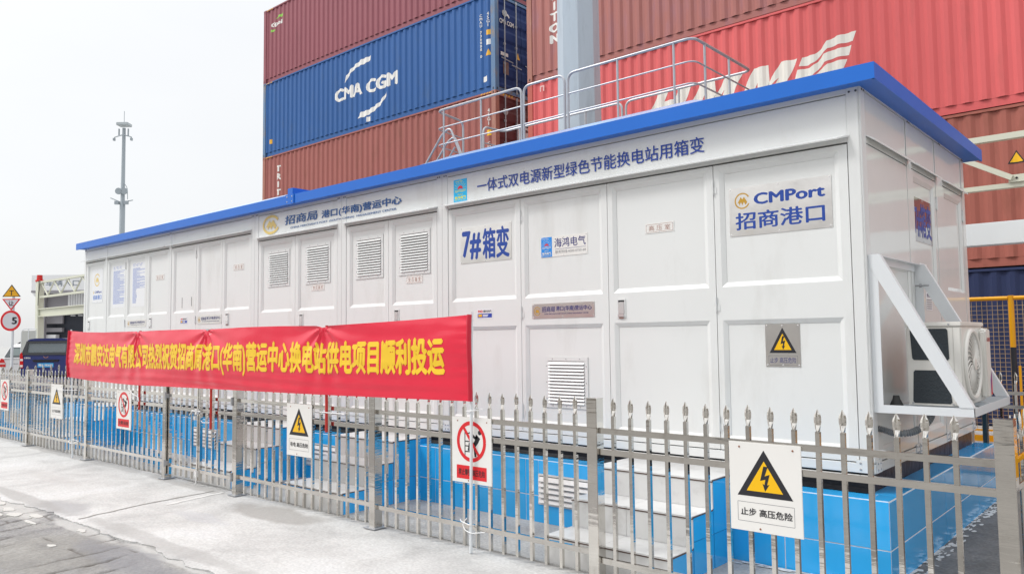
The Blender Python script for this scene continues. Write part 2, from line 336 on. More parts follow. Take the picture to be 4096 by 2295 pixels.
# ------------------------------------------------------------------ the ground
def ground_material(name, stops, scale, speck=0.12, rough=0.85, bump=0.5, stains_and_shade=(), streak=None, wet=None):
    m = bpy.data.materials.new(name); m.use_nodes = True; t = m.node_tree; L = t.links; b = t.nodes['Principled BSDF']
    b.inputs['Roughness'].default_value = rough
    g = t.nodes.new('ShaderNodeNewGeometry')
    n1 = t.nodes.new('ShaderNodeTexNoise'); n1.inputs['Scale'].default_value = scale; n1.inputs['Detail'].default_value = 10; n1.inputs['Roughness'].default_value = .62; n1.inputs['Distortion'].default_value = .5
    L.new(g.outputs['Position'], n1.inputs['Vector'])
    cr = t.nodes.new('ShaderNodeValToRGB'); L.new(n1.outputs['Fac'], cr.inputs[0])
    el = cr.color_ramp.elements
    el[0].position, el[0].color = stops[0][0], stops[0][1]+(1,); el[1].position, el[1].color = stops[-1][0], stops[-1][1]+(1,)
    for p, c in stops[1:-1]:
        e = el.new(p); e.color = c+(1,)
    last = cr.outputs[0]
    n2 = t.nodes.new('ShaderNodeTexNoise'); n2.inputs['Scale'].default_value = 45; n2.inputs['Detail'].default_value = 4
    L.new(g.outputs['Position'], n2.inputs['Vector'])
    mr = t.nodes.new('ShaderNodeMapRange'); mr.inputs['From Min'].default_value = .35; mr.inputs['From Max'].default_value = .65; mr.inputs['To Min'].default_value = 1-speck; mr.inputs['To Max'].default_value = 1+speck*.6
    L.new(n2.outputs['Fac'], mr.inputs['Value'])
    vmn = t.nodes.new('ShaderNodeVectorMath'); vmn.operation = 'SCALE'; L.new(last, vmn.inputs[0]); L.new(mr.outputs[0], vmn.inputs['Scale']); last = vmn.outputs[0]
    for (cx, cy, rx, ry, col, amt) in stains_and_shade:
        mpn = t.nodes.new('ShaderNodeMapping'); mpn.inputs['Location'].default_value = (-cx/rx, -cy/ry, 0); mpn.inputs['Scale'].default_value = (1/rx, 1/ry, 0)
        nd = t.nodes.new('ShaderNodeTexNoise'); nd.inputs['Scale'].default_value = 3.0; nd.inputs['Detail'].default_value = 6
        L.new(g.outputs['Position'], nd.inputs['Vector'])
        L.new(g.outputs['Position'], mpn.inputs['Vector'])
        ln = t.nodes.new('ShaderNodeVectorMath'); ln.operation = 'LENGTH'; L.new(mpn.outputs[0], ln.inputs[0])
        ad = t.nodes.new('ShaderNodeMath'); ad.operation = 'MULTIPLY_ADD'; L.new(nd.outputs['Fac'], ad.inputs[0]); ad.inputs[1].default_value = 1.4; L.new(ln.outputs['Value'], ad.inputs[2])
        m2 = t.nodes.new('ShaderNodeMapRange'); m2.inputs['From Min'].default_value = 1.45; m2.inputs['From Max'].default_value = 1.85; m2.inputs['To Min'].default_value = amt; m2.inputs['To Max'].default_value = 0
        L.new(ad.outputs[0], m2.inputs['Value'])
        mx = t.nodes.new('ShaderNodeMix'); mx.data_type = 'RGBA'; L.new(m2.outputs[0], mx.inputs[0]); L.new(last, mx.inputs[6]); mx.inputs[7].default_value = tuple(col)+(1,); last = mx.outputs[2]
    L.new(last, b.inputs['Base Color'])
    nb = t.nodes.new('ShaderNodeTexNoise'); nb.inputs['Scale'].default_value = 12; nb.inputs['Detail'].default_value = 9; L.new(g.outputs['Position'], nb.inputs['Vector'])
    bp = t.nodes.new('ShaderNodeBump'); bp.inputs['Strength'].default_value = bump; bp.inputs['Distance'].default_value = 0.02
    L.new(nb.outputs['Fac'], bp.inputs['Height']); L.new(bp.outputs[0], b.inputs['Normal'])
    return m
G_FAR = ground_material('worn_yard_concrete', [(.3, (.34, .34, .33)), (.7, (.46, .455, .44))], .35)
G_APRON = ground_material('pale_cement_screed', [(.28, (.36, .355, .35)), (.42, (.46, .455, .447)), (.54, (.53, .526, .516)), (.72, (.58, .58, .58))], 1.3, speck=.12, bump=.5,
    stains_and_shade=[(-6.75, 4.22, .75, .22, (.30, .285, .27), .75), (-8.7, 3.03, .45, .22, (.33, .325, .33), .8), (-8.9, 4.42, .9, .10, (.30, .29, .28), .6), (-12.5, 4.46, 3.0, .10, (.32, .31, .30), .6), (-9.6, 2.95, 1.2, .10, (.30, .29, .28), .6), (-6.6, 3.02, 1.5, .10, (.34, .33, .32), .6), (-7.2, 3.7, .5, .12, (.42, .42, .44), .5), (-10.8, 3.6, .9, .12, (.45, .44, .43), .6), (-5.4, 4.62, 1.6, .14, (.34, .33, .32), .5), (-3.9, 4.62, .9, .12, (.33, .32, .31), .5)])  # thin strips along the fence paint in contact shade beside the real stains
G_IN = ground_material('dusty_grey_screed', [(.3, (.33, .325, .32)), (.5, (.43, .425, .415)), (.75, (.53, .525, .51))], 1.3, speck=.16, bump=.5)
G_SIDE = ground_material('rough_dark_screed', [(.3, (.12, .12, .122)), (.55, (.19, .19, .19)), (.8, (.29, .285, .28))], 1.7, speck=.22, bump=.9)
G_OLD = ground_material('old_mortared_paving', [(.30, (.16, .155, .155)), (.45, (.245, .24, .24)), (.58, (.31, .302, .29)), (.75, (.45, .44, .43))], 2.2, speck=.20, bump=.8,
    stains_and_shade=[(-9.3, 2.72, 1.0, .16, (.50, .49, .47), .7), (-7.6, 2.80, .8, .07, (.48, .475, .46), .7), (-6.0, 2.86, .9, .06, (.48, .475, .46), .7), (-7.0, 2.3, .8, .5, (.21, .20, .18), .5), (-6.3, 2.65, .9, .18, (.20, .20, .215), .6)])
def sheet(name, x0, x1, y0, y1, z, m):
    mb = MB(); mb.add([(x0, y0, z), (x1, y0, z), (x1, y1, z), (x0, y1, z)], [(0, 1, 2, 3)]); return struct(mb.build(name, m, recalc=False))
sheet('ground', -500, 400, -300, 600, -0.044, G_FAR)
G_ROAD = ground_material('dark_worn_road', [(.3, (.17, .165, .155)), (.7, (.27, .26, .245))], .9)
sheet('road', -19, 14, -15.6, 2.95, -0.036, G_ROAD)
def blob_sheet(name, outline, z, m, drop=0.0):
    mb = MB(); n = len(outline)
    mb.v = [Vector((x, y, z)) for x, y in outline] + [Vector((x, y, z-drop)) for x, y in outline]
    mb.f = [tuple(range(n))] + [(i, i+n, (i+1) % n+n, (i+1) % n) for i in range(n)]
    return struct(mb.build(name, m))
# apron: irregular poured edge along the old paving
edge = []
x = -40.0
while x < 12:
    step = 0.05 if -11 < x < -3 else 0.8
    w = 2.88 + 0.09*mnoise.noise(Vector((x*1.3, 0, 0))) + 0.05*mnoise.noise(Vector((x*5, 3, 0))) + (0.022*mnoise.noise(Vector((x*22, 5, 0))))
    if x < -8.6: w -= 0.06
    edge.append((x, w)); x += step
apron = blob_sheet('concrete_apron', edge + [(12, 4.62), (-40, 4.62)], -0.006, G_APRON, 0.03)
inner_edge = [( -17.5+i*.08, 4.56+0.05*mnoise.noise(Vector((i*.21, 9, 0)))) for i in range(233)]
yard = blob_sheet('inner_yard_slab', inner_edge + [(1.1, 16.0), (-17.5, 16.0)], 0.004, G_IN, 0.03)
seam = [(-1.57+0.05*mnoise.noise(Vector((0, i*.4, 4)))-.02, 4.75+i*.05) for i in range(100)]
side_yard = blob_sheet('side_yard_slab', [(6, 9.75), (6, 4.75)] + [(-2.4, 4.75+0.0), (-2.2, 5.2), (-1.9, 5.42)] + seam[14:], 0.008, G_SIDE, 0.02)
# white grout splashes along the plinth foot
mb = MB()
for i in range(150):
    y = 5.5+random.random()*3.5; w = 0.012+random.random()*0.05
    x = -1.572 + random.random()**2*0.10; l = .01+random.random()*.05; a = random.random()*6
    pts = [(x+w*.5*math.cos(a+k*1.05)*random.uniform(.5, 1), y+l*math.sin(a+k*1.05)*random.uniform(.6, 1.3)) for k in range(6)]
    k = len(mb.v); mb.v += [Vector((p[0], p[1], 0.0105+i*0.00002)) for p in pts]; mb.f.append(tuple(range(k, k+6)))
for i in range(60):
    x = -2.6+random.random()*1.1; y = 5.47-random.random()**2*0.07; a = random.random()*6
    pts = [(x+.035*math.cos(a+k*1.05)*random.uniform(.5, 1.5), y+.012*math.sin(a+k*1.05)*random.uniform(.6, 1.3)) for k in range(6)]
    k = len(mb.v); mb.v += [Vector((p[0], p[1], 0.0105+i*0.00002)) for p in pts]; mb.f.append(tuple(range(k, k+6)))
stuff(mb.build('grout_splash', mat('white_grout_splash', (.66, .66, .65), .9, var=.1), side_yard))
# crack and white strip in the apron
def strip(name, pts, w, z, m, parent):
    mb = MB(); n = len(pts); L = []; R = []
    for i, p in enumerate(pts):
        a = Vector(pts[max(0, i-1)]); b = Vector(pts[min(n-1, i+1)]); t = (b-a).normalized(); ww = w*(0.6+0.9*abs(mnoise.noise(Vector((i*.7, w*50, 0)))))
        L.append((p[0]-t.y*ww/2, p[1]+t.x*ww/2, z)); R.append((p[0]+t.y*ww/2, p[1]-t.x*ww/2, z))
    mb.add(L+R, [(i, i+1, n+i+1, n+i) for i in range(n-1)]); return mb.build(name, m, parent)
def wob(a, b, n, amp, s): return [(a[0]+(b[0]-a[0])*i/n + amp*mnoise.noise(Vector((i*.35, s, 0))), a[1]+(b[1]-a[1])*i/n) for i in range(n+1)]
strip('crack', wob((-8.05, 2.93), (-8.235, 3.64), 16, .03, 1) + wob((-8.235, 3.66), (-8.32, 4.43), 16, .02, 2), .035, -.0025, mat('damp_crack', (.30, .29, .275), .9, var=.2), apron)
strip('pale_strip', wob((-8.02, 3.75), (-8.17, 4.45), 14, .02, 5), .08, -.003, mat('pale_strip', (.62, .615, .60), .9, var=.1), apron)
# old paving: displaced grid, blocks with worn joints
def old_height(x, y):
    xx = x + 0.16*(y-2.3) + 0.10*mnoise.noise(Vector((x*.9, y*1.7, 2))) + .018*mnoise.noise(Vector((x*7, y*7, 2)))
    row = xx/0.29; fr_ = row-math.floor(row); jd = min(fr_, 1-fr_)*0.29
    rid = math.floor(row)
    yy = y + 0.31*(rid % 2) + 0.04*mnoise.noise(Vector((x*2, y, 7))); c = yy/0.62; fc = c-math.floor(c); cd_ = min(fc, 1-fc)*0.62
    wear = mnoise.noise(Vector((x*1.1, y*1.1, 11))); k = max(0, min(1, (wear+.10)*2.6))
    k2 = max(0, min(1, (mnoise.noise(Vector((x*2.1+5, y*2.1, 17)))+.05)*2.5))
    wj = .024*(1+.8*mnoise.noise(Vector((x*9, y*9, 3))))
    h = 0.0
    h -= 0.022*k*max(0, 1-jd/wj); h -= 0.014*k2*max(0, 1-cd_/wj)
    h += 0.004*mnoise.noise(Vector((rid*3.1, math.floor(c)*1.7, 0)))*k
    h += 0.005*mnoise.noise(Vector((x*4, y*4, 0))) + 0.0025*mnoise.noise(Vector((x*17, y*17, 0)))
    p = mnoise.noise(Vector((x*26, y*26, 5)));  h -= 0.006*max(0, p-.45)
    return h
mb = MB(); gx0, gx1, gy0, gy1, st = -12.2, -3.4, 0.9, 3.05, 0.018
nx = int((gx1-gx0)/st); ny = int((gy1-gy0)/st)
for j in range(ny+1):
    for i in range(nx+1):
        x = gx0+i*st; y = gy0+j*st; mb.v.append(Vector((x, y, -0.016+old_height(x, y))))
for j in range(ny):
    for i in range(nx):
        a = j*(nx+1)+i; mb.f.append((a, a+1, a+nx+2, a+nx+1))
me = bpy.data.meshes.new('worn_paving'); me.from_pydata([tuple(v) for v in mb.v], [], mb.f); me.materials.append(G_OLD)
ca = me.color_attributes.new('joint_dirt', 'FLOAT_COLOR', 'POINT')
for i_, v_ in enumerate(mb.v):
    d_ = max(0, min(1, (-.019-v_.z)/.010)); ca.data[i_].color = (d_, d_, d_, 1)
t_ = G_OLD.node_tree; at_ = t_.nodes.new('ShaderNodeAttribute'); at_.attribute_name = 'joint_dirt'; mx_ = t_.nodes.new('ShaderNodeMix'); mx_.data_type = 'RGBA'
b_ = t_.nodes['Principled BSDF']; l_ = b_.inputs['Base Color'].links[0].from_socket
t_.links.new(at_.outputs['Fac'], mx_.inputs[0]); t_.links.new(l_, mx_.inputs[6]); mx_.inputs[7].default_value = (.08, .07, .06, 1); t_.links.new(mx_.outputs[2], b_.inputs['Base Color'])
for p in me.polygons: p.use_smooth = True
paving = bpy.data.objects.new('worn_paving', me); COL.objects.link(paving); struct(paving)
STONE = mat('pale_exposed_stone', (.52, .51, .485), .85, var=.1, vscale=(12, 12, 12))
for (x, y, rx, ry) in [(-8.78, 2.62, .10, .055), (-8.95, 2.50, .11, .04), (-9.12, 2.66, .12, .05), (-9.35, 2.55, .13, .05), (-9.2, 2.42, .09, .035), (-9.55, 2.70, .13, .05), (-8.56, 2.73, .12, .045), (-7.56, 2.78, .08, .04), (-8.3, 2.60, .13, .02), (-7.2, 2.42, .05, .03), (-7.62, 2.05, .04, .03), (-9.75, 2.62, .12, .05)]:
    s_ = MB(); n = 11; V = []
    for k in range(n):
        a = 2*math.pi*k/n; q = 1+.6*mnoise.noise(Vector((x*9+k*1.9, y*7, 0))); V.append((x+rx*q*math.cos(a), y+ry*q*math.sin(a)))
    s_.prism(V, -.03, -.0095+random.uniform(-.002, .002), WORLD); s_.build('paving_stone', STONE, paving)

# ------------------------------------------------------------------ tiled plinth
plinth = thing('tiled_plinth', 'long plinth faced with glazed sky blue tiles under the white kiosk', 'plinth', (-8.7, 7.2, 0))
PX0, PX1, PY0, PY1, PZ = -15.9, -1.575, 5.5, 8.96, 0.558
MB().box(PX0+.001, PX1-.001, PY0+.001, PY1-.001, 0, PZ-.001).build('core', GROUT, plinth)
def tile_run(fr, a0, a1, b0, b1, c, first, step, m, parent, thick=.011, gap=.007, skip=()):
    a = a0; nxt = a0+first
    while a < a1-1e-4:
        e = min(nxt, a1)
        if not any(s0 < (a+e)/2 < s1 for s0, s1 in skip):
            t = MB(); t.box(a+gap/2, e-gap/2, b0+gap/2, b1-gap/2, c, c+thick+random.uniform(-.0006, .0006), fr=fr); t.build('tile', m, parent)
        a = e; nxt = e+step
PF = Fr((0, PY0+.009, 0), (1, 0, 0)); PS = Fr((PX1-.009, 0, 0), (0, 1, 0)); PT = Fr((0, 0, PZ-.009), (1, 0, 0), (0, 1, 0))
VENTS = [(-4.53, -3.9), (-8.15, -7.45), (-11.0, -10.28)]
tile_run(PF, PX0, PX1, .002, .238, 0, .42, .60, TILE, plinth)
# upper row with real openings at the vents
def vent_tiles():
    cuts = [PX0]; x = PX0+.42
    while x < PX1-.01: cuts.append(x); x += .60
    cuts.append(PX1)
    for a, e in zip(cuts[:-1], cuts[1:]):
        segs = [(a, e)]
        for v0, v1 in VENTS:
            ns = []
            for s0, s1 in segs:
                if v1 <= s0 or v0 >= s1: ns.append((s0, s1)); continue
                if v0 > s0: ns.append((s0, v0))
                if v1 < s1: ns.append((v1, s1))
                t = MB(); t.box(max(s0, v0)+.002, min(s1, v1)-.002, .437, .551, 0, .0112, fr=PF); t.build('tile', TILE, plinth)
            segs = ns
        for s0, s1 in segs:
            if s1-s0 < .02: continue
            t = MB(); t.box(s0+.0035, s1-.0035, .243, .551, 0, .0112+random.uniform(-.0006, .0006), fr=PF); t.build('tile', TILE, plinth)
vent_tiles()
for r0, r1 in ((.002, .238), (.242, .551)): tile_run(PS, PY0, PY1, r0, r1, 0, .265, .60, TILE, plinth)
tile_run(PT, PX0, PX1, PY0, PY0+.2, 0, .40, .60, TILE, plinth)
tile_run(Fr((0, 0, PZ-.009), (0, 1, 0), (-1, 0, 0), (0, 0, 1)), PY0+.2, PY1, -PX1, -PX1+.17, 0, .5, .60, TILE, plinth)
for v0, v1 in VENTS:
    vt = MB(); zb, zt = .165, .43
    for (a, b, c_, d) in ((v0, v1, zt-.012, zt), (v0, v1, zb, zb+.012), (v0, v0+.012, zb+.012, zt-.012), (v1-.012, v1, zb+.012, zt-.012)):
        vt.box(a, b, c_, d, .004, .016, fr=PF)
    vf = vt.build('vent_frame', MARBLE, plinth)
    MB().box(v0+.012, v1-.012, zb+.012, zt-.012, .0105, .0115, fr=PF).build('vent_recess', DARK, plinth)
    for k in range(5):
        z = zb+.02+k*.047
        s_ = MB(); s_.add([PF.p(v0+.014, z, .034), PF.p(v1-.014, z, .034), PF.p(v1-.014, z+.038, .013), PF.p(v0+.014, z+.038, .013), PF.p(v0+.014, z-.004, .032), PF.p(v1-.014, z-.004, .032), PF.p(v1-.014, z+.034, .011), PF.p(v0+.014, z+.034, .011)],
            [(0, 1, 2, 3), (7, 6, 5, 4), (0, 4, 5, 1), (1, 5, 6, 2), (2, 6, 7, 3), (3, 7, 4, 0)]); s_.build('slat', MARBLE, plinth)
# black tarred band between plinth and kiosk
tb = MB(); n = 240
for i in range(n):
    xa = -15.68+i*(13.94/n); xb = xa+13.94/n
    d = .05+.02*mnoise.noise(Vector((xa*3, 0, 0))); d2 = .05+.02*mnoise.noise(Vector((xb*3, 0, 0)))
    k = len(tb.v)
    tb.v += [Vector((xa, 5.715-d, PZ+.006)), Vector((xb, 5.715-d2, PZ+.006)), Vector((xb, 5.715, PZ+.03)), Vector((xa, 5.715, PZ+.03)), Vector((xb, 5.73, .70)), Vector((xa, 5.73, .70)), Vector((xb, 6.2, .70)), Vector((xa, 6.2, .70))]
    tb.f += [(k, k+1, k+2, k+3), (k+3, k+2, k+4, k+5), (k+5, k+4, k+6, k+7)]
tb.box(-15.68, -1.745, 5.74, 8.86, PZ, .695)
tb.build('tar_band', BLACK, plinth, recalc=False)

# ------------------------------------------------------------------ steps
def steps(label, x0, x1, joint=True):
    t = thing('tiled_steps', label, 'steps', ((x0+x1)/2, 5.0, 0), 'tiled entrance steps')
    ys = [4.57, 4.89, 5.19]; zs = [.205, .418, .625]; yb = [4.89, 5.19, 5.70]
    cuts = [x0, x0+(x1-x0)*.48, x1] if joint else [x0, x1]
    core = MB()
    for i in range(3): core.box(x0+.012, x1-.012, ys[i]+.012, 5.49 if i < 2 else 5.70, .005 if i == 0 else zs[i-1]-.012, zs[i]-.012)
    core.build('core', GROUT, t)
    for i in range(3):
        zb = .004 if i == 0 else zs[i-1]+.001
        for a, b in zip(cuts[:-1], cuts[1:]):
            MB().box(a+.0015, b-.0015, ys[i]-.006, yb[i]-.001, zs[i]-.011, zs[i]).build('tread', MARBLE, t)
            MB().box(a+.0015, b-.0015, ys[i], ys[i]+.011, zb, zs[i]-.021).build('riser', MARBLE, t)
        MB().box(x0, x1+.001, ys[i]-.004, ys[i]+.010, zs[i]-.020, zs[i]-.0115).build('edge_trim', BROWN, t)
        for s, xx in ((-1, x0), (1, x1)):
            MB().box(xx if s < 0 else xx-.010, xx+.010 if s < 0 else xx, ys[i]+.0125, yb[i]-.001, (0.004 if i == 0 else 0.245 if i == 1 else .245), zs[i]-.0125).build('side_tile', TILE, t)
            if i: MB().box(xx if s < 0 else xx-.010, xx+.010 if s < 0 else xx, ys[i]+.0125, (yb[i]-.001 if i < 2 else 5.49), .004, .241).build('side_tile', TILE, t)
            MB().box(xx-.003 if s < 0 else xx, xx if s < 0 else xx+.003, ys[i]+.0, yb[i], zs[i]-.012, zs[i]-.004).build('edge_trim', BROWN, t)
    return t
steps('pale marble steps with blue sides nearest the camera, left of the big lightning sign', -3.70, -2.67)
steps('pale marble steps with blue sides behind the sign with the mid-size lightning triangle', -7.14, -6.17)
steps('pale marble steps with blue sides just behind the fence gate', -9.15, -8.24)
steps('pale marble steps farthest left, behind the small lightning sign', -14.3, -13.3)

# ------------------------------------------------------------------ substation kiosk
kiosk = thing('transformer_kiosk', 'long white transformer kiosk with blue roof edge and Chinese lettering', 'kiosk', (-8.7, 7.2, .69))
XL, XR, YF, YB, ZB, ZT = -15.70, -1.72, 5.72, 8.93, .69, 3.43
MB().box(XL+.02, XR-.06, YF+.045, YB-.02, ZB+.005, ZT-.01).build('inner_shell', DARK, kiosk)
# columns on the front
cols = [(-15.70, -15.615), (-14.755, -14.656), (-12.259, -12.177), (-9.804, -9.617), (-7.833, -7.655), (-6.069, -5.901), (-1.816, -1.72)]
for i, (a, b) in enumerate(cols):
    c = MB(); c.box(a, b, .76, 3.43, -.045, .004 if b < -1.75 else .004, fr=FRONT); c.build('column', WHITE, kiosk, bevel=.004)
    if 3 <= i <= 5:
        MB().box((a+b)/2-.002, (a+b)/2+.001, .77, 3.42, .0042, .005, fr=FRONT).build('seam', mat('panel_seam', (.42, .42, .42), .6), kiosk)
# bottom and top rails
MB().box(XL, XR, ZB, .757, -.045, .006, fr=FRONT).build('base_rail', WHITE, kiosk, bevel=.003)
def fitting(fr, a, b0, b1, w, parent, n=2, c=.006):
    p = MB().box(a-w/2, a+w/2, b0, b1, c, c+.004, fr=fr).build('bolt_plate', WHITE, parent)
    bo = MB()
    for i in range(n):
        for j in range(2): bo.dome(fr, a-w/2+w*(i+.5)/n, b0+(b1-b0)*(j*.5+.25), c+.004, .009, .006)
    bo.build('bolts', mat('bolt_grey', (.42, .42, .43), .4, .5), p, smooth=True)
for a in (-15.655, -14.705, -12.218, -9.76, -9.66, -7.79, -7.70, -6.03, -5.93): fitting(FRONT, a, .70, .778, .075, kiosk)
fitting(FRONT, -1.782, .692, .778, .115, kiosk, 2)
fitting(SIDE, 5.79, .692, .778, .115, kiosk, 2)
for y in (6.79, 6.90, 7.78, 7.90, 8.84): fitting(SIDE, y, .70, .778, .085, kiosk)
topb = MB()
for a, b in cols:
    for x in ([a+.02, a+.05, b-.05, b-.02] if b-a > .12 else [a+.025, b-.025]): topb.disc(FRONT, x, 3.372, .0045, .008, .003, 8)
for y in (5.75, 5.79, 6.91, 6.96, 7.93, 7.98, 8.86, 8.90): topb.disc(SIDE, y, 3.385, .0045, .008, .003, 8)
topb.build('bolt_holes', mat('bolt_dark', (.10, .10, .10), .5), kiosk)
# headers
secs = [(-15.615, -14.755, 3.14), (-14.656, -12.259, 3.14), (-12.177, -9.804, 3.14), (-9.617, -7.833, 3.01), (-7.655, -6.069, 3.01), (-5.901, -1.816, 3.01)]
SEAM = mat('panel_seam', (.42, .42, .42), .6)
for a, b, zt in secs:
    MB().box(a, b, zt+.006, 3.355, -.04, 0, fr=FRONT).build('header_panel', WHITE2, kiosk, bevel=.002)
    MB().box(a, b, 3.362, 3.43, -.04, .003, fr=FRONT).build('top_rail', WHITE, kiosk, bevel=.003)
    # drip lintel: sloping lip with tapered ends
    zl = zt+.045; l = MB()
    l.add([FRONT.p(a-.045, zl+.012, 0), FRONT.p(b+.02, zl+.012, 0), FRONT.p(b-.04, zl-.016, .09), FRONT.p(a-.045, zl-.016, .09),
           FRONT.p(a-.045, zl-.002, 0), FRONT.p(b+.02, zl-.002, 0), FRONT.p(b-.04, zl-.026, .088), FRONT.p(a-.045, zl-.026, .088)],
          [(0, 3, 2, 1), (4, 5, 6, 7), (3, 7, 6, 2), (0, 4, 7, 3), (1, 2, 6, 5), (0, 1, 5, 4)])
    l.build('drip_lintel', WHITE, kiosk)
# doors
def door(fr, a0, a1, b0, b1, panels, m, parent, bw=.034, bd=.017, thick=.03, c=0.0, name='door'):
    mb = MB(); A = [a0]; 
    pa0, pa1 = panels[0][0], panels[0][1]
    A = [a0, pa0, pa1, a1]; B = [b0]
    for p in sorted(panels, key=lambda q: q[2]): B += [p[2], p[3]]
    B.append(b1); pc = {(1, 1+2*i) for i in range(len(panels))}
    for i in range(3):
        for j in range(len(B)-1):
            x0, x1, z0, z1 = A[i], A[i+1], B[j], B[j+1]
            if (i, j) in pc:
                o = [fr.p(x0, z0, c), fr.p(x1, z0, c), fr.p(x1, z1, c), fr.p(x0, z1, c)]
                q = [fr.p(x0+bw, z0+bw, c-bd), fr.p(x1-bw, z0+bw, c-bd), fr.p(x1-bw, z1-bw, c-bd), fr.p(x0+bw, z1-bw, c-bd)]
                # small step before the field so the joint reads as a crisp line
                r = [fr.p(x0+bw, z0+bw, c-bd-.004), fr.p(x1-bw, z0+bw, c-bd-.004), fr.p(x1-bw, z1-bw, c-bd-.004), fr.p(x0+bw, z1-bw, c-bd-.004)]
                mb.add(o+q+r, [(0, 1, 5, 4), (1, 2, 6, 5), (2, 3, 7, 6), (3, 0, 4, 7), (4, 5, 9, 8), (5, 6, 10, 9), (6, 7, 11, 10), (7, 4, 8, 11), (8, 9, 10, 11)])
            else:
                mb.add([fr.p(x0, z0, c), fr.p(x1, z0, c), fr.p(x1, z1, c), fr.p(x0, z1, c)], [(0, 1, 2, 3)])
    o = [(a0, b0), (a1, b0), (a1, b1), (a0, b1)]
    for k in range(4):
        p, q = o[k], o[(k+1) % 4]
        mb.add([fr.p(*p, c), fr.p(*q, c), fr.p(*q, c-thick), fr.p(*p, c-thick)], [(0, 3, 2, 1)])
    return mb.build(name, m, parent, recalc=False)
doors = {}
dl = [('s0', -15.612, -14.758, 3.13, (-15.545, -14.80), 2.09, 3.10), ('s1', -14.653, -13.878, 3.13, (-14.59, -13.925), 2.10, 3.09), ('s2', -13.878, -13.054, 3.13, (-13.80, -13.13), 2.10, 3.09), ('s3', -13.054, -12.262, 3.13, (-12.985, -12.32), 2.10, 3.09),
      ('t1', -12.174, -11.369, 3.13, (-12.10, -11.43), 2.095, 3.09), ('t2', -11.369, -10.592, 3.13, (-11.30, -10.655), 2.095, 3.09), ('t3', -10.592, -9.807, 3.13, (-10.535, -9.86), 2.095, 3.09),
      ('v1', -9.614, -8.733, 3.003, (-9.555, -8.80), 2.03, 2.962), ('v2', -8.733, -7.836, 3.003, (-8.67, -7.895), 2.03, 2.962), ('v3', -7.652, -6.874, 3.003, (-7.59, -6.935), 2.03, 2.962), ('v4', -6.874, -6.072, 3.003, (-6.81, -6.13), 2.03, 2.962),
      ('d1', -5.898, -4.897, 3.003, (-5.845, -4.955), 2.03, 2.962), ('d2', -4.897, -3.883, 3.003, (-4.85, -3.945), 2.03, 2.962), ('d3', -3.883, -2.860, 3.003, (-3.83, -2.92), 2.03, 2.962), ('d4', -2.860, -1.819, 3.003, (-2.81, -1.885), 2.03, 2.962)]
for k, a, b, zt, (p0, p1), pb, pt in dl:
    doors[k] = door(FRONT, a+.003, b-.003, .765, zt, [(p0, p1, .84, pb-.26), (p0, p1, pb, pt)], WHITE2, kiosk)
def hinge(fr, a, z0, z1, parent, s=1):
    h = MB(); h.tube([fr.p(a, z0, .008), fr.p(a, z1, .008)], .007, 8)
    zm = (z0+z1)/2; h.box(a-.03 if s < 0 else a, a if s < 0 else a+.03, zm-.05, zm, .001, .004, fr=fr); h.box(a-.018, a+.0, zm, zm+.045, .001, .004, fr=fr)
    return h.build('hinge', WHITE, parent, smooth=True)
for k, a in (('d2', -4.893), ('d4', -2.862)):
    for z0, z1 in ((2.765, 2.888), (1.835, 1.955), (.90, 1.025)): hinge(FRONT, a, z0, z1, doors[k])
for k, a in (('t1', -11.372), ('s1', -13.878)):
    hinge(FRONT, a, 2.915, 3.034, doors[k]); hinge(FRONT, a, 1.92, 2.04, doors[k])
def handle(a0, a1, b0, b1, parent, red=False):
    h = MB()
    for q in ((a0, a1, b0, b0+.008), (a0, a1, b1-.012, b1), (a0, a0+.010, b0+.008, b1-.012), (a1-.010, a1, b0+.008, b1-.012)): h.box(*q, .001, .007, fr=FRONT)
    o = h.build('handle_bezel', WHITE, parent)
    g = MB(); g.box(a0+.012, a1-.012, b0+.035, b1-.028, .002, .012, fr=FRONT); g.box(a0+.010, a1-.010, b0+.010, b0+.033, .002, .018, fr=FRONT)
    g.build('handle', CHROME, parent, bevel=.003)
    MB().box(a0+.011, a1-.011, b1-.027, b1-.013, .001, .003, fr=FRONT).build('handle_recess', DARK, parent)
    if red: MB().box(a0+.02, a1-.02, b0-.004, b0+.004, .004, .010, fr=FRONT).build('handle_tab', PRBROWN, parent)
handle(-3.794, -3.710, 1.812, 1.978, doors['d3'], True)
handle(-6.775, -6.690, 1.825, 1.985, doors['v4']); handle(-8.636, -8.550, 1.825, 1.990, doors['v2'])
handle(-10.486, -10.39, 1.890, 2.053, doors['t3'], True); handle(-12.952, -12.845, 1.892, 2.053, doors['s3']); handle(-15.497, -15.39, 1.895, 2.060, doors['s0'])
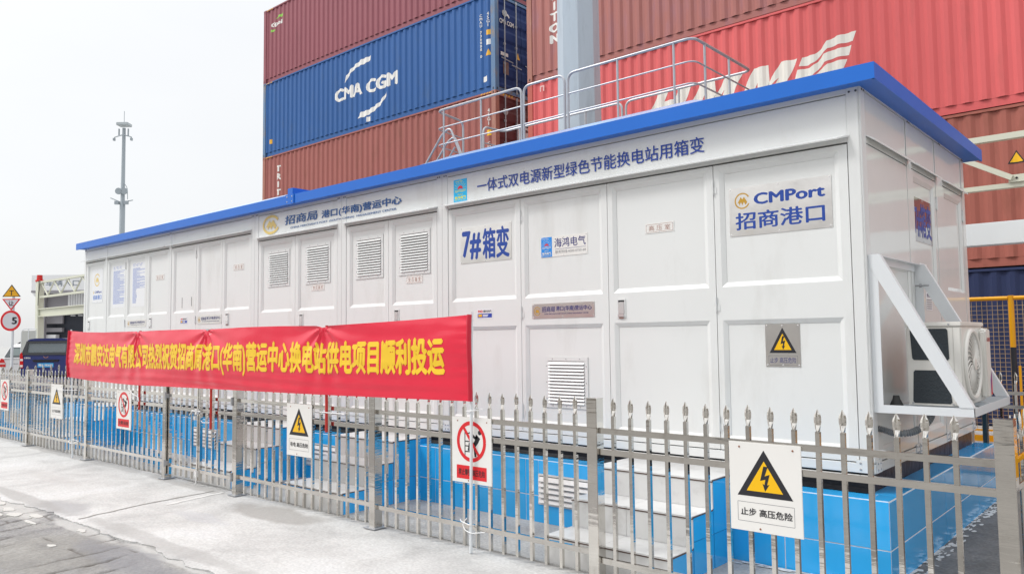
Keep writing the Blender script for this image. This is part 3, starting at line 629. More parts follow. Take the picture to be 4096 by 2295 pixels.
# louvre vents
def louvre(a0, a1, b0, b1, base, n=14):
    c0 = base
    f = MB(); bw_ = .040
    for q in ((a0, a1, b0, b0+bw_), (a0, a1, b1-bw_, b1), (a0, a0+bw_, b0+bw_, b1-bw_), (a1-bw_, a1, b0+bw_, b1-bw_)): f.box(*q, c0, c0+.008, fr=FRONT)
    v = f.build('vent_grille', WHITE, kiosk, bevel=.002)
    MB().box(a0+bw_-.002, a1-bw_+.002, b0+bw_-.002, b1-bw_+.002, c0-.0005, c0+.001, fr=FRONT).build('recess', mat('vent_shadow_grey', (.22, .22, .225), .7), v)
    h = (b1-b0-2*bw_)/n
    for k in range(n):
        z = b0+bw_+k*h
        s_ = MB(); P = [FRONT.p(a0+bw_, z+.001, c0+.020), FRONT.p(a1-bw_, z+.001, c0+.020), FRONT.p(a1-bw_, z+h*.80, c0+.003), FRONT.p(a0+bw_, z+h*.80, c0+.003),
            FRONT.p(a0+bw_, z-.001, c0+.017), FRONT.p(a1-bw_, z-.001, c0+.017), FRONT.p(a1-bw_, z+h*.80-.003, c0+.001), FRONT.p(a0+bw_, z+h*.80-.003, c0+.001)]
        s_.add(P, [(0, 1, 2, 3), (7, 6, 5, 4), (0, 4, 5, 1), (1, 5, 6, 2), (2, 6, 7, 3), (3, 7, 4, 0)]); s_.build('slat', WHITE, v)
    sc = MB()
    for i in range(3):
        for zz in (b0+.018, b1-.018): sc.dome(FRONT, a0+(a1-a0)*(.18+.32*i), zz, c0+.008, .006, .004, 6)
        for xx in (a0+.018, a1-.018): sc.dome(FRONT, xx, b0+(b1-b0)*(.18+.32*i), c0+.008, .006, .004, 6)
    sc.build('screws', mat('bolt_grey', (.42, .42, .43), .4, .5), v)
for q in ((-9.405, -8.885, 2.367, 2.857), (-8.529, -7.997, 2.360, 2.867), (-7.495, -6.985, 2.361, 2.86), (-6.715, -6.196, 2.358, 2.853)): louvre(*q, -.0205)
louvre(-4.625, -4.133, 1.004, 1.472, -.0205, 13)

# roof
roof = MB(); RX0, RX1, RY0, RY1, RZ0, RZ1 = -15.73, -1.575, 5.57, 9.09, 3.388, 3.503
roof.box(RX0, RX1, RY0, RY1, RZ0+.02, RZ1); rf = roof.build('roof', BLUE, kiosk, bevel=.002)
fa = MB(); fa.box(RX0, RX1, RY0-.002, RY0+.02, RZ0, RZ1+.001); fa.build('fascia', BLUE, kiosk)
fb = MB(); fb.box(RX1-.018, RX1+.002, RY0-.0021, RY1, RZ0, RZ1+.001); fb.build('fascia', BLUE, kiosk)
MB().box(RX0+.01, RX1-.02, RY0+.021, RY1-.01, RZ0+.012, RZ0+.0195).build('soffit', BLUE, kiosk)
def hip(x0, x1, y0, y1, z, ix, iy):
    zb = RZ1+.002; P = [(x0-ix, y0-iy, zb), (x1+ix, y0-iy, zb), (x1+ix, y1+iy, zb), (x0-ix, y1+iy, zb), (x0, y0, z), (x1, y0, z), (x1, y1, z), (x0, y1, z)]
    MB().add(P, [(0, 1, 5, 4), (1, 2, 6, 5), (2, 3, 7, 6), (3, 0, 4, 7), (4, 5, 6, 7)]).build('raised_roof_sheet', BLUEROOF, kiosk)
hip(-6.27, -3.22, 6.1, 8.5, 3.705, .45, .46)
hip(-13.1, -9.5, 6.1, 8.5, 3.695, .5, .46)
jb = MB(); jb.box(-8.715, -8.535, RY0-.014, RY0-.003, RZ0-.004, RZ1+.004); j = jb.build('joint_plate', BLUE, kiosk)
jd = MB(); jf = Fr((0, RY0-.014, 0), (1, 0, 0))
for x in (-8.68, -8.57):
    for z in (3.415, 3.478): jd.dome(jf, x, z, 0, .011, .006)
jd.build('bolts', GALV, j, smooth=True)
MB().box(-8.69, -8.575, RY0+.002, RY1-.3, RZ1+.002, RZ1+.088).build('joint_cover', BLUE, kiosk, bevel=.003)

# ------------------------------------------------------------------ side wall
MB().box(5.716, 5.812, .76, 3.43, -.02, .003, fr=SIDE).build('column', WHITE, kiosk, bevel=.004)
MB().box(5.716, YB, ZB, .757, -.04, .005, fr=SIDE).build('base_rail', WSIDE, kiosk, bevel=.003)
MB().box(5.812, YB, 3.385, 3.43, -.03, .003, fr=SIDE).build('top_rail', WSIDE, kiosk)
for a, b in ((6.84, 6.975), (7.76, 8.015), (8.80, 8.93)): MB().box(a, b, .76, 3.382, -.02, .003, fr=SIDE).build('column', WSIDE, kiosk, bevel=.003)
for a, b in ((5.815, 6.838), (6.978, 7.758), (8.018, 8.798)):
    MB().box(a, b, 3.012, 3.38, -.02, .0, fr=SIDE).build('header_panel', WSIDE, kiosk)
    MB().box(b+.001, b+.004, 3.0, 3.38, .0031, .006, fr=SIDE).build('seam', WHITE, kiosk)
    zl = 3.055; l = MB(); a_, b_ = a, b+.06
    l.add([SIDE.p(a_-.01, zl+.012, 0), SIDE.p(b_, zl+.012, 0), SIDE.p(b_+.0, zl-.01, .05), SIDE.p(a_+.05, zl-.01, .05), SIDE.p(a_-.01, zl+.008, 0), SIDE.p(b_, zl+.008, 0), SIDE.p(b_, zl-.026, .05), SIDE.p(a_+.05, zl-.026, .05)],
          [(0, 3, 2, 1), (4, 5, 6, 7), (3, 7, 6, 2), (0, 4, 7, 3), (1, 2, 6, 5), (0, 1, 5, 4)]); l.build('drip_lintel', WHITE, kiosk)
sd1 = door(SIDE, 5.818, 6.836, .765, 3.003, [(5.92, 6.80, .84, 2.155)], WSIDE, kiosk, bw=.02, bd=.008)
sd2 = door(SIDE, 6.981, 7.755, .765, 3.003, [(7.03, 7.69, .84, 1.72), (7.03, 7.69, 2.03, 2.95)], WSIDE, kiosk)
sd3 = door(SIDE, 8.021, 8.795, .765, 3.003, [(8.07, 8.75, .84, 1.72), (8.07, 8.75, 2.04, 2.95)], WSIDE, kiosk)
for dd, a in ((sd2, 7.758), (sd3, 8.798)): hinge(SIDE, a, 2.75, 2.87, dd, -1)

# ------------------------------------------------------------------ signs on the kiosk
def plate(fr, a0, a1, b0, b1, m, c=.0, name='sign_plate', th=.003, screws=True):
    p = MB().box(a0, a1, b0, b1, c, c+th, fr=fr).build(name, m, kiosk)
    if screws:
        s_ = MB(); am = (a0+a1)/2; r = .006; i = .013
        for x, z in ((a0+i, b0+i), (a1-i, b0+i), (a0+i, b1-i), (a1-i, b1-i), (am, b0+i), (am, b1-i)): s_.dome(fr, x, z, c+th, r, .003, 6)
        s_.build('screws', CHROME, p)
    return p
CP = -.0205
# title strip
T0 = .0058
text('一体式双电源新型绿色节能换电站用箱变', FRONT, -5.468, -2.925, 3.128, 3.262, T0, PTITLE, kiosk, bold=.012)
def sunrise(fr, a0, a1, b0, b1, c, bgm, line, sun, parent, extra='海鸿电气', w=1.0):
    W_, H_ = a1-a0, b1-b0; X = lambda u: a0+W_*u; Z = lambda v: b0+H_*v
    bgp = poly(rect(a0, a1, b0, b1), fr, c, bgm, parent, 'print_background')
    q = []
    for bx, bz, s in ((.27, .91, .13), (.50, .945, .08), (.60, .90, .08)):
        q += ribbon_loops([[(X(bx-s), Z(bz-.01)), (X(bx-s*.5), Z(bz+.02)), (X(bx), Z(bz-.01)), (X(bx+s*.5), Z(bz+.02)), (X(bx+s), Z(bz))]], H_*.017)
    cx, cz = X(.5), Z(.58)
    for k in range(9):
        a = math.radians(8+k*20.5)
        for t0, t1 in ((.25, .29), (.32, .36), (.39, .43)):
            q += ribbon_loops([[(cx+W_*t0*math.cos(a), cz+W_*t0*math.sin(a)), (cx+W_*t1*math.cos(a), cz+W_*t1*math.sin(a))]], H_*.016)
    for k in range(3):
        q += ribbon_loops([[(X(.1+.8*i/24), Z(.515-k*.038)+H_*.016*math.sin(i/24*4*math.pi+2.6)) for i in range(25)]], H_*.014)
    poly(q, fr, c+.0004, line, parent, 'sunrise_drawing')
    sunp = arcpts(cx, cz-H_*.03, W_*.2, 0, 180, 16) + [(cx+W_*(-.14+.028*i*2), cz-H_*.03+H_*.03*math.sin(i/5*math.pi)) for i in range(1, 5)]
    poly(sunp, fr, c+.0005, sun, parent, 'red_sun')
    text('海鸿升', fr, X(.30), X(.72), Z(.285), Z(.34), c+.0005, line, parent, bold=.01)
    text('海鸿电气', fr, X(.07), X(.93), Z(.12), Z(.245), c+.0005, line, parent, bold=.03)
    text('HAIHONG ELECTRIC', fr, X(.07), X(.93), Z(.06), Z(.10), c+.0005, line, parent, bold=.02)
    return bgp
bp_ = plate(FRONT, -5.812, -5.617, 3.075, 3.308, PCYAN, 0, th=.001, screws=False)
sunrise(FRONT, -5.812, -5.617, 3.075, 3.308, .0016, PCYAN, PLEM, PBRED, bp_)
merchant_mark(FRONT, -9.305, 3.207, .205, T0, PGOLD, kiosk, ry=.122)
text('招商局', FRONT, -8.971, -8.243, 3.165, 3.285, T0, PTEAL, kiosk, bold=.022, shear=.12)
text('港口(华南)营运中心', FRONT, -8.161, -6.637, 3.150, 3.262, T0, PTEAL, kiosk, bold=.035)
text('CHINA MERCHANTS PORT  (SOUTH CHINA)  MANAGEMENT CENTER', FRONT, -8.849, -6.727, 3.098, 3.130, T0, PTEAL, kiosk, bold=.014)
# plates
p = plate(FRONT, -5.735, -5.030, 2.421, 2.797, PLATE, CP)
text('7#', FRONT, -5.713, -5.44, 2.455, 2.755, CP+.0036, PBLUE, p, bold=.035); text('箱变', FRONT, -5.42, -5.055, 2.448, 2.765, CP+.0036, PBLUE, p, bold=.035)
p = plate(FRONT, -4.656, -4.115, 2.404, 2.595, SIGNW, CP)
sunrise(FRONT, -4.654, -4.524, 2.406, 2.593, CP+.0034, mat('mid_blue_print', (.02, .27, .78), .35), SIGNW, mat('dull_red_print', (.62, .06, .08), .4), p)
text('海鸿电气', FRONT, -4.495, -4.135, 2.488, 2.575, CP+.0036, PNAVY, p, bold=.01)
poly(rect(-4.49, -4.135, 2.471, 2.474), FRONT, CP+.0036, PNAVY, p); text('服务热线:4000-0750-68', FRONT, -4.487, -4.135, 2.430, 2.460, CP+.0036, PGREY, p)
def room_plate(t, a0, a1, b0, b1):
    p = plate(FRONT, a0, a1, b0, b1, SIGNW, CP); w = a1-a0
    poly(ribbon_loops([[(a0+.010, b0+.010), (a1-.010, b0+.010)], [(a0+.010, b1-.010), (a1-.010, b1-.010)], [(a0+.010, b0+.010), (a0+.010, b1-.010)], [(a1-.010, b0+.010), (a1-.010, b1-.010)]], .0025), FRONT, CP+.0034, PRBROWN, p, 'border_line')
    text(t, FRONT, a0+w*.13, a1-w*.12, b0+.02, b1-.02, CP+.0036, PRBROWN, p)
room_plate('高 压 室', -3.509, -3.234, 2.521, 2.605)
room_plate('变 压 器 室', -8.399, -8.122, 2.268, 2.352); room_plate('变 压 器 室', -6.590, -6.321, 2.262, 2.348)
room_plate('低 压 室', -10.308, -10.029, 2.652, 2.742); room_plate('低 压 室', -12.763, -12.474, 2.652, 2.742)
p = plate(FRONT, -2.738, -1.945, 2.421, 2.802, PLATE, CP)
merchant_mark(FRONT, -2.628, 2.695, .063, CP+.0036, PGOLD2, p)
text('CMPort', FRONT, -2.535, -1.991, 2.652, 2.742, CP+.0036, PBLUE, p, bold=.04); text('招商港口', FRONT, -2.689, -1.997, 2.468, 2.604, CP+.0036, PBLUE, p, bold=.022)
def centre_plate(a0, a1, b0, b1, c=.001):
    p = plate(FRONT, a0, a1, b0, b1, PLATE, c); w, h = a1-a0, b1-b0
    merchant_mark(FRONT, a0+w*.085, b0+h*.5, w*.055, c+.0036, PGOLD2, p, ry=h*.30)
    text('招商局', FRONT, a0+w*.165, a0+w*.38, b0+h*.42, b0+h*.80, c+.0036, PNAVY, p, bold=.02, shear=.12)
    text('港口(华南)营运中心', FRONT, a0+w*.395, a0+w*.96, b0+h*.43, b0+h*.80, c+.0036, PNAVY, p, bold=.025)
    text('CHINA MERCHANTS PORT (SOUTH CHINA) MANAGEMENT CENTER', FRONT, a0+w*.20, a0+w*.91, b0+h*.23, b0+h*.33, c+.0036, PNAVY, p, bold=.02)
centre_plate(-4.757, -4.037, 1.830, 1.968); centre_plate(-11.313, -10.594, 1.911, 2.044); centre_plate(-13.781, -13.053, 1.912, 2.032)
def pad_sticker(fr, a0, a1, b0, b1, c=.001):
    p = plate(fr, a0, a1, b0, b1, PAPER, c, 'sticker', .001, False); w, h = a1-a0, b1-b0
    text('PAD', fr, a0+w*.08, a0+w*.38, b0+h*.60, b0+h*.84, c+.0016, PRED, p, bold=.05); text('鹏安达电气', fr, a0+w*.42, a0+w*.92, b0+h*.60, b0+h*.84, c+.0016, PBLACK, p, bold=.02)
    poly(rect(a0+w*.05, a0+w*.95, b0+h*.10, b0+h*.50), fr, c+.0014, mat('sticker_blue', (.02, .06, .40), .4), p); poly(rect(a0+w*.10, a0+w*.33, b0+h*.18, b0+h*.42), fr, c+.0018, PYEL, p)
    poly([rect(a0+w*.38, a0+w*.72, b0+h*.32, b0+h*.40), rect(a0+w*.38, a0+w*.68, b0+h*.19, b0+h*.27)], fr, c+.0018, PAPER, p)
pad_sticker(FRONT, -5.489, -5.271, 1.847, 1.949); pad_sticker(FRONT, -11.859, -11.627, 1.928, 2.031)
# warning plate on the last door
def bolt_tri(fr, cx, z0, z1, hw, c, parent, edge=.17):
    h = z1-z0; poly([(cx-hw, z0), (cx+hw, z0), (cx, z1)], fr, c, PBLACK, parent, 'warning_triangle')
    g = Vector((cx, z0+h/3)); k = 1-edge*2.1
    poly([(g.x+(x-g.x)*k, g.y+(z-g.y)*k) for x, z in ((cx-hw, z0), (cx+hw, z0), (cx, z1))], fr, c+.0004, PYEL, parent, 'warning_triangle')
    B = [(-.02, .66), (.14, .66), (.02, .455), (.20, .50), (.10, .27), (.185, .285), (.02, .13), (-.07, .30), (.0, .27), (.04, .385), (-.15, .35)]
    poly([(cx+a*hw, z0+b*h) for a, b in B], fr, c+.0008, PBLACK, parent, 'lightning_bolt')
p = plate(FRONT, -2.478, -2.213, 1.412, 1.732, PLATE, CP)
bolt_tri(FRONT, -2.345, 1.515, 1.705, .103, CP+.0036, p)
poly(ribbon_loops([[(-2.455, 1.425), (-2.235, 1.425)], [(-2.455, 1.495), (-2.235, 1.495)], [(-2.455, 1.425), (-2.455, 1.495)], [(-2.235, 1.425), (-2.235, 1.495)]], .002), FRONT, CP+.0034, PGREY, p, 'border_line')
text('止步 高压危险', FRONT, -2.445, -2.245, 1.44, 1.482, CP+.0036, PNAVY, p)
# notices at the far left
p = plate(FRONT, -15.368, -14.897, 2.384, 3.002, PAPER, CP)
merchant_mark(FRONT, -15.15, 2.80, .125, CP+.0036, PGOLD, p, ry=.115)
text('CMPort', FRONT, -15.25, -14.94, 2.555, 2.60, CP+.0036, PBLUE, p, bold=.04); merchant_mark(FRONT, -15.30, 2.575, .03, CP+.0036, PGOLD, p)
text('招商港口', FRONT, -15.32, -14.94, 2.44, 2.525, CP+.0036, mat('light_blue_print', (.02, .18, .65), .4), p, bold=.02)
LB = mat('pale_blue_print', (.28, .36, .66), .5)
def notice(a0, a1, b0, b1, s):
    p = plate(FRONT, a0, a1, b0, b1, PAPER, CP, 'notice_sheet', .001, False); rng = random.Random(s); q = []
    z = b1-.03
    for k in range(3):
        x = a0+.03
        for i in range(3):
            l = rng.uniform(.05, .11); q.append(rect(x, x+l, z, z+.006)); x += l+.05
        z -= .018
    z -= .02
    while z > b0+.06:
        l = rng.choice([1, 1, 1, .92, .6, .35]) if z > b0+.30 or s == 1 else rng.choice([.3, .35, .28])
        x = a0+.03; xe = a0+.03+(a1-a0-.06)*l
        while x < xe:
            d = rng.uniform(.02, .09); q.append(rect(x, min(xe, x+d), z, z+.007)); x += d+.006
        z -= .0125
    poly(q, FRONT, CP+.0016, LB, p, 'small_print')
notice(-14.467, -13.941, 2.262, 3.008, 1); notice(-13.669, -13.140, 2.255, 3.007, 2)
for x, l in ((-11.856, .16), (-11.552, .14)): MB().box(x, x+.010, 2.335-l, 2.335, CP, CP+.001, fr=FRONT).build('slot', DARK, kiosk)
# side wall plates
p = plate(SIDE, 7.06, 7.66, 2.42, 2.795, mat('mirror_steel_plate', (.40, .38, .40), .05, 1.0, bump=.3, bscale=2.5), CP)
text('7#箱变', SIDE, 7.09, 7.63, 2.46, 2.76, CP+.0036, PBLUE, p, bold=.03)
pad_sticker(SIDE, 7.20, 7.42, 2.125, 2.24, CP)
p = plate(SIDE, 7.265, 7.465, 1.845, 1.995, PAPER, .001, 'sticker', .001, False)
text('变压器', SIDE, 7.29, 7.44, 1.955, 1.985, .0026, PNAVY, p, bold=.02)
poly([rect(7.28, 7.45, 1.855+i*.018, 1.863+i*.018) for i in range(5)], SIDE, .0026, PGREY, p, 'small_print')

# ------------------------------------------------------------------ air conditioner and bracket
brk = thing('steel_bracket', 'white angle iron bracket bolted to the right end wall of the kiosk', 'bracket', (-1.72, 6.3, 1.1))
BX0, BX1, BZ0, BZ1 = -1.716, -1.105, 1.108, 2.203
BW = mat('white_bracket_paint', (.73, .755, .775), .35, var=.03)
def side_frame(y, s):
    fr = Fr((0, y, 0), (1, 0, 0)); c0, c1 = (-.002, .003)
    a = MB(); a.box(BX0, BX0+.062, BZ0, BZ1, c0, c1, fr=fr); a.box(BX0, BX0+.004, BZ0, BZ1, -.05, c0, fr=fr); a.build('upright', BW, brk)
    a = MB(); a.box(BX0+.062, BX1, BZ0, BZ0+.055, c0, c1, fr=fr); a.box(BX0+.062, BX1-.01, BZ0, BZ0+.004, -.05, c0, fr=fr); a.build('bottom_arm', BW, brk)
    a = MB(); d = Vector((BX1-BX0-.05, BZ0-BZ1)).normalized(); n = Vector((-d.y, d.x))
    p0 = Vector((BX0+.045, BZ1)); p1 = Vector((BX1-.002, BZ0+.058)); w = .062
    a.prism([(p0.x-.045, p0.y), (p0.x+.03, p0.y), (p1.x, p1.y), (p1.x-.082, p1.y-.001), (BX0+.012, p0.y-.09)], c1+.0005, c1+.004, fr)
    a.prism([(p0.x+.026, p0.y-.001), (p0.x+.03, p0.y), (p1.x, p1.y), (p1.x-.004, p1.y)], -.05, c1, fr); a.build('diagonal_brace', BW, brk)
side_frame(5.745, 1); side_frame(6.93, 1)
a = MB(); a.box(BX1-.004, BX1, 5.742, 6.975, BZ0, BZ0+.056); a.box(BX1-.05, BX1-.004, 5.75, 6.93, BZ0, BZ0+.004); a.build('front_rail', BW, brk)
a = MB(); a.box(BX0+.002, BX0+.05, 5.75, 6.92, BZ1-.004, BZ1); a.box(BX0+.002, BX0+.006, 5.75, 6.92, BZ1-.055, BZ1-.004); a.build('top_rail', BW, brk)
a = MB(); a.box(BX0+.002, BX0+.05, 5.75, 6.92, BZ0+.002, BZ0+.006); a.build('wall_rail', BW, brk)
for y in (6.08, 6.55): MB().box(BX0+.05, BX1-.01, y, y+.04, BZ0+.006, BZ0+.036).build('cross_bar', BW, brk)
b_ = MB(); b_.tube([(-1.70, 6.87, 2.03), (-1.60, 6.87, 2.03)], .008, 6); b_.tube([(-1.67, 6.87, 2.03), (-1.655, 6.87, 2.03)], .018, 6); b_.build('bolt', GALV, brk)
ft = MB(); ft.tube([(-1.60, 5.85, BZ0+.03), (-1.60, 5.85, BZ0+.05), (-1.60, 5.85, BZ0+.09), (-1.60, 5.85, BZ0+.115)], .03, 12, rr=[.045, .045, .026, .02])
tag(ft.build('rubber_foot', RUBBER, smooth=True), 'small black rubber cone standing on the bracket shelf', 'rubber foot')
ac = thing('air_conditioner', 'cream outdoor air conditioner unit with round fan grille on the wall bracket', 'air conditioner', (-1.38, 6.3, 1.15))
AX0, AX1, AY0, AY1, AZ0, AZ1 = -1.548, -1.205, 5.952, 6.665, 1.155, 1.725
MB().box(AX0, AX1, AY0+.001, AY1, AZ0, AZ1-.032).build('casing', ACW, ac, bevel=.008)
MB().box(AX0-.006, AX1+.004, AY0-.004, AY1+.004, AZ1-.031, AZ1).build('lid', ACW, ac, bevel=.006)
AF = Fr((0, AY0, 0), (1, 0, 0)); AS = Fr((AX1, 0, 0), (0, 1, 0))
for z0, z1, t0, t1 in ((1.465, 1.680, 0.0, .014), (1.170, 1.395, .014, -.004)):
    A_ = [(AX0+.035+t1*0, z0+.012), (AX0+.045, z0), (AX0+.255, z0), (AX0+.266, z0+.012), (AX0+.262, z1-.012), (AX0+.252, z1), (AX0+.037, z1), (AX0+.026, z1-.012)]
    if z0 < 1.3: A_ = [(AX0+.03, z0+.012), (AX0+.04, z0), (AX0+.262, z0), (AX0+.272, z0+.012), (AX0+.252, z1-.012), (AX0+.242, z1), (AX0+.05, z1), (AX0+.04, z1-.012)]
    MB().prism(A_, 0, .0025, AF).build('side_grille', ACD, ac)
MB().box(AX0+.292, AX0+.294, AZ0+.01, AZ1-.036, .0, .001, fr=AF).build('panel_seam', mat('cream_seam', (.5, .48, .44), .6), ac)
MB().box(AX0+.004, AX0+.29, AZ0+.002, AZ0+.010, .0, .004, fr=AF).build('bottom_lip', ACW, ac)
scr = MB()
for x, z in ((AX0+.05, AZ1-.016), (AX0+.27, AZ1-.016), (AX0+.03, AZ0+.014), (AX0+.28, AZ0+.014)): scr.dome(AF, x, z, .006, .007, .004)
scr.build('screws', GALV, ac)
FY, FZ, FR_ = 6.235, 1.43, .232
rg = MB(); rg.tube([AS.p(FY+FR_*math.cos(a*math.pi/20), FZ+FR_*math.sin(a*math.pi/20), .006) for a in range(41)], .017, 8); rg.build('fan_ring', ACW, ac, smooth=True)
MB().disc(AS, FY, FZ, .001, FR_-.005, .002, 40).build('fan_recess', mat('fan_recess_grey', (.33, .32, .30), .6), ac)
sp = MB()
for k in range(26):
    th = 2*math.pi*k/26; pts = []
    for j in range(7):
        r = .04+(FR_-.05)*j/6; t = th+.55*(j/6)**1.3; pts.append(AS.p(FY+r*math.cos(t), FZ+r*math.sin(t), .016-.01*(j/6)**3))
    sp.tube(pts, .0042, 5)
sp.build('swirl_vanes', ACW, ac, smooth=True)
rn = MB()
for r in (.085, .105, .125, .145, .165, .185, .205):
    rn.tube([AS.p(FY+r*math.cos(a*math.pi/16), FZ+r*math.sin(a*math.pi/16), .011) for a in range(33)], .0016, 4)
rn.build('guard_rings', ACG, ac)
MB().disc(AS, FY, FZ, .014, .043, .012, 20).build('fan_hub', ACW, ac, bevel=.004)
cv = MB(); cv.prism([(6.50, AZ0+.03), (6.655, AZ0+.03), (6.655, AZ1-.06), (6.635, AZ1-.045), (6.52, AZ1-.045), (6.50, AZ1-.065)], .0, .045, AS); cvo = cv.build('service_cover', ACW, ac, bevel=.010)
text('GREE', AS, 6.53, 6.64, 1.585, 1.612, .0465, mat('red_brand_print', (.45, .02, .04), .4), ac, bold=.03)
poly([(6.60, 1.20), (6.652, 1.20), (6.652, 1.38)], AS, .0462, PRED, ac); poly([(6.60, 1.2), (6.652, 1.38), (6.60, 1.30)], AS, .0462, mat('sticker_blue', (.02, .06, .40), .4), ac)
hs = []; P = [(-1.44, 6.15, 1.14), (-1.44, 6.05, 1.04), (-1.52, 5.93, .965), (-1.62, 5.87, .955), (-1.70, 5.84, .985), (-1.78, 5.83, 1.0)]
P = fillet(P, .08, 8); dens = []
for i in range(len(P)-1):
    for j in range(4): dens.append(P[i].lerp(P[i+1], j/4))
h = MB(); h.tube(dens, .02, 10, rr=[.021+.005*math.sin(i*1.4) for i in range(len(dens))]); tag(h.build('hose', HOSE, smooth=True), 'grey corrugated hose looping from the air conditioner into the kiosk end', 'hose')

# ------------------------------------------------------------------ stainless steel fence
PROT = {}
def picket_mesh(z0, name='picket'):
    mb = MB(); w = .0125
    mb.box(-w, w, -w, w, z0, 1.108)
    sec = [(1.108, .0125, .0125), (1.113, .0127, .0122), (1.146, .0175, .0035), (1.162, .0208, .0050), (1.188, .0212, .0060), (1.204, .0175, .0055), (1.234, .0012, .0012)]
    k = len(mb.v)
    for z, a, b in sec:
        mb.v += [Vector(p) for p in ((-a, 0, z), (-a*.45, -b, z), (0, -b*(.35 if 1.15 < z < 1.21 else .8), z), (a*.45, -b, z), (a, 0, z), (a*.45, b, z), (0, b*.55 if 1.14 < z < 1.21 else b, z), (-a*.45, b, z))]
    for i in range(len(sec)-1):
        for j in range(8): mb.f.append((k+i*8+j, k+i*8+(j+1) % 8, k+(i+1)*8+(j+1) % 8, k+(i+1)*8+j))
    mb.f.append(tuple(k+(len(sec)-1)*8+j for j in range(8)))
    me_o = mb.build(name, STEEL); me_o.data.materials.append(STEELTIP)
    for p in me_o.data.polygons:
        if p.center.z > 1.1085: p.material_index = 1
    me = me_o.data; bpy.data.objects.remove(me_o); return me
PK = {.03: picket_mesh(.03), .06: picket_mesh(.06)}
pm_post = MB(); pm_post.box(-.0425, .0425, -.0425, .0425, 0.006, 1.225); pm_post.box(-.045, .045, -.045, .045, 1.225, 1.232)
_o = pm_post.build('post', STEEL, bevel=.003); POST_ME = _o.data; bpy.data.objects.remove(_o)
pm_b = MB(); pm_b.box(-.075, .075, -.075, .075, 0, .008)
_o = pm_b.build('base_plate', GALV); BASE_ME = _o.data; bpy.data.objects.remove(_o)
def put(me, name, loc, parent, rz=0.0):
    o = bpy.data.objects.new(name, me); COL.objects.link(o); o.parent = parent
    o.location = Vector(loc)-OFF.get(parent.name, Vector()); o.rotation_euler = (0, 0, rz); return o
def add_post(x, y, parent):
    o = put(POST_ME, 'post', (x, y, 0), parent); b = bpy.data.objects.new('base_plate', BASE_ME); COL.objects.link(b); b.parent = o; return o
def panel(p0, p1, parent, pitch=.1375, first=.151, zr=(.992, .850, .140), rh=.038):
    p0, p1 = Vector(p0), Vector(p1); d = p1-p0; L = d.length; d.normalize(); n = Vector((d.y, -d.x)); rz = math.atan2(d.y, d.x)
    for z in zr:
        m = MB(); fr = Fr((p0.x, p0.y, 0), (d.x, d.y, 0)); m.box(.045, L-.045, z, z+rh, -.016, .016, fr=fr); m.build('rail', STEEL, parent, bevel=.002)
        for a in (.045, L-.045): pass
    k = 0; a = first
    while a < L-.10:
        q = p0+d*a; put(PK[.03], 'picket', (q.x, q.y, random.uniform(-.004, .004)), parent, rz+random.uniform(-.035, .035)).rotation_euler.y = random.uniform(-.0025, .0025); a += pitch
FY0 = 4.462
fence = thing('metal_fence', 'stainless steel picket fence with spear tips along the front of the kiosk', 'fence', (-8.7, FY0, 0))
PX = [-16.86, -14.43, -11.98, -9.545, -7.885, -5.545, -3.165, -.735]
for x in PX: add_post(x, FY0, fence)
zlow = {0: .18, 1: .18, 2: .185, 4: .175, 5: .165, 6: .122}
for i in range(7):
    if i == 3: continue
    panel((PX[i], FY0), (PX[i+1], FY0), fence, zr=(.992, .850, zlow[i]))
def leaf(x0, x1, label, hinge_left):
    g = thing('fence_gate', label, 'gate', ((x0+x1)/2, FY0, 0), 'gate leaves of the steel fence')
    for x in (x0+.017, x1-.017): MB().box(x-.016, x+.016, FY0-.017, FY0+.017, .055, 1.13).build('stile', STEEL, g, bevel=.002)
    for z in (.985, .838, .150): MB().box(x0+.034, x1-.034, FY0-.016, FY0+.016, z, z+.036).build('rail', STEEL, g, bevel=.002)
    a = x0+.16
    while a < x1-.08: put(PK[.06], 'picket', (a, FY0, 0), g); a += .137
    xh = x0-.012 if hinge_left else x1+.012
    for z in (.955, .145):
        hm = MB(); hm.tube([(xh, FY0-.05, z), (xh, FY0-.05, z+.09)], .011, 8); hm.box(xh-.02, xh+.02, FY0-.048, FY0-.018, z+.02, z+.07); hm.build('hinge', GALV, g, smooth=True)
    return g
gl = leaf(-9.485, -8.742, 'left leaf of the steel gate, just right of the red banner stake', True)
gr = leaf(-8.728, -7.945, 'right leaf of the steel gate, with the chained latch at its left edge', False)
lt = MB(); lt.tube([(-8.85, FY0-.035, .852), (-8.65, FY0-.035, .852)], .010, 8); lt.tube([(-8.85, FY0-.035, .852), (-8.87, FY0-.06, .80)], .006, 6); lt.box(-8.76, -8.71, FY0-.05, FY0-.02, .82, .88); lt.build('latch_bolt', CHROME, gl, smooth=True)
pl = MB(); pl.box(-8.745, -8.70, FY0-.075, FY0-.05, .755, .795); pl.tube([(-8.738, FY0-.062, .795), (-8.738, FY0-.062, .82), (-8.722, FY0-.062, .832), (-8.707, FY0-.062, .82), (-8.707, FY0-.062, .795)], .004, 6)
tag(pl.build('padlock', CHROME, bevel=.002), 'small padlock hanging from the latch where the gate leaves meet', 'padlock')
db = MB(); db.tube([(-8.75, FY0-.03, .02), (-8.75, FY0-.03, .20)], .009, 8); db.box(-8.775, -8.725, FY0-.04, FY0-.017, .10, .17); db.build('drop_bolt', CHROME, gl)
fl = thing('metal_fence', 'stainless steel picket fence running back beside the parked cars at left', 'fence', (-16.86, 8, 0))
prev = FY0
for y in (6.86, 9.26, 11.66): add_post(-16.86, y, fl); panel((-16.86, prev), (-16.86, y), fl); prev = y
fr_ = thing('metal_fence', 'stainless steel picket fence running back at the right picture edge', 'fence', (-.735, 7, 0))
prev = FY0
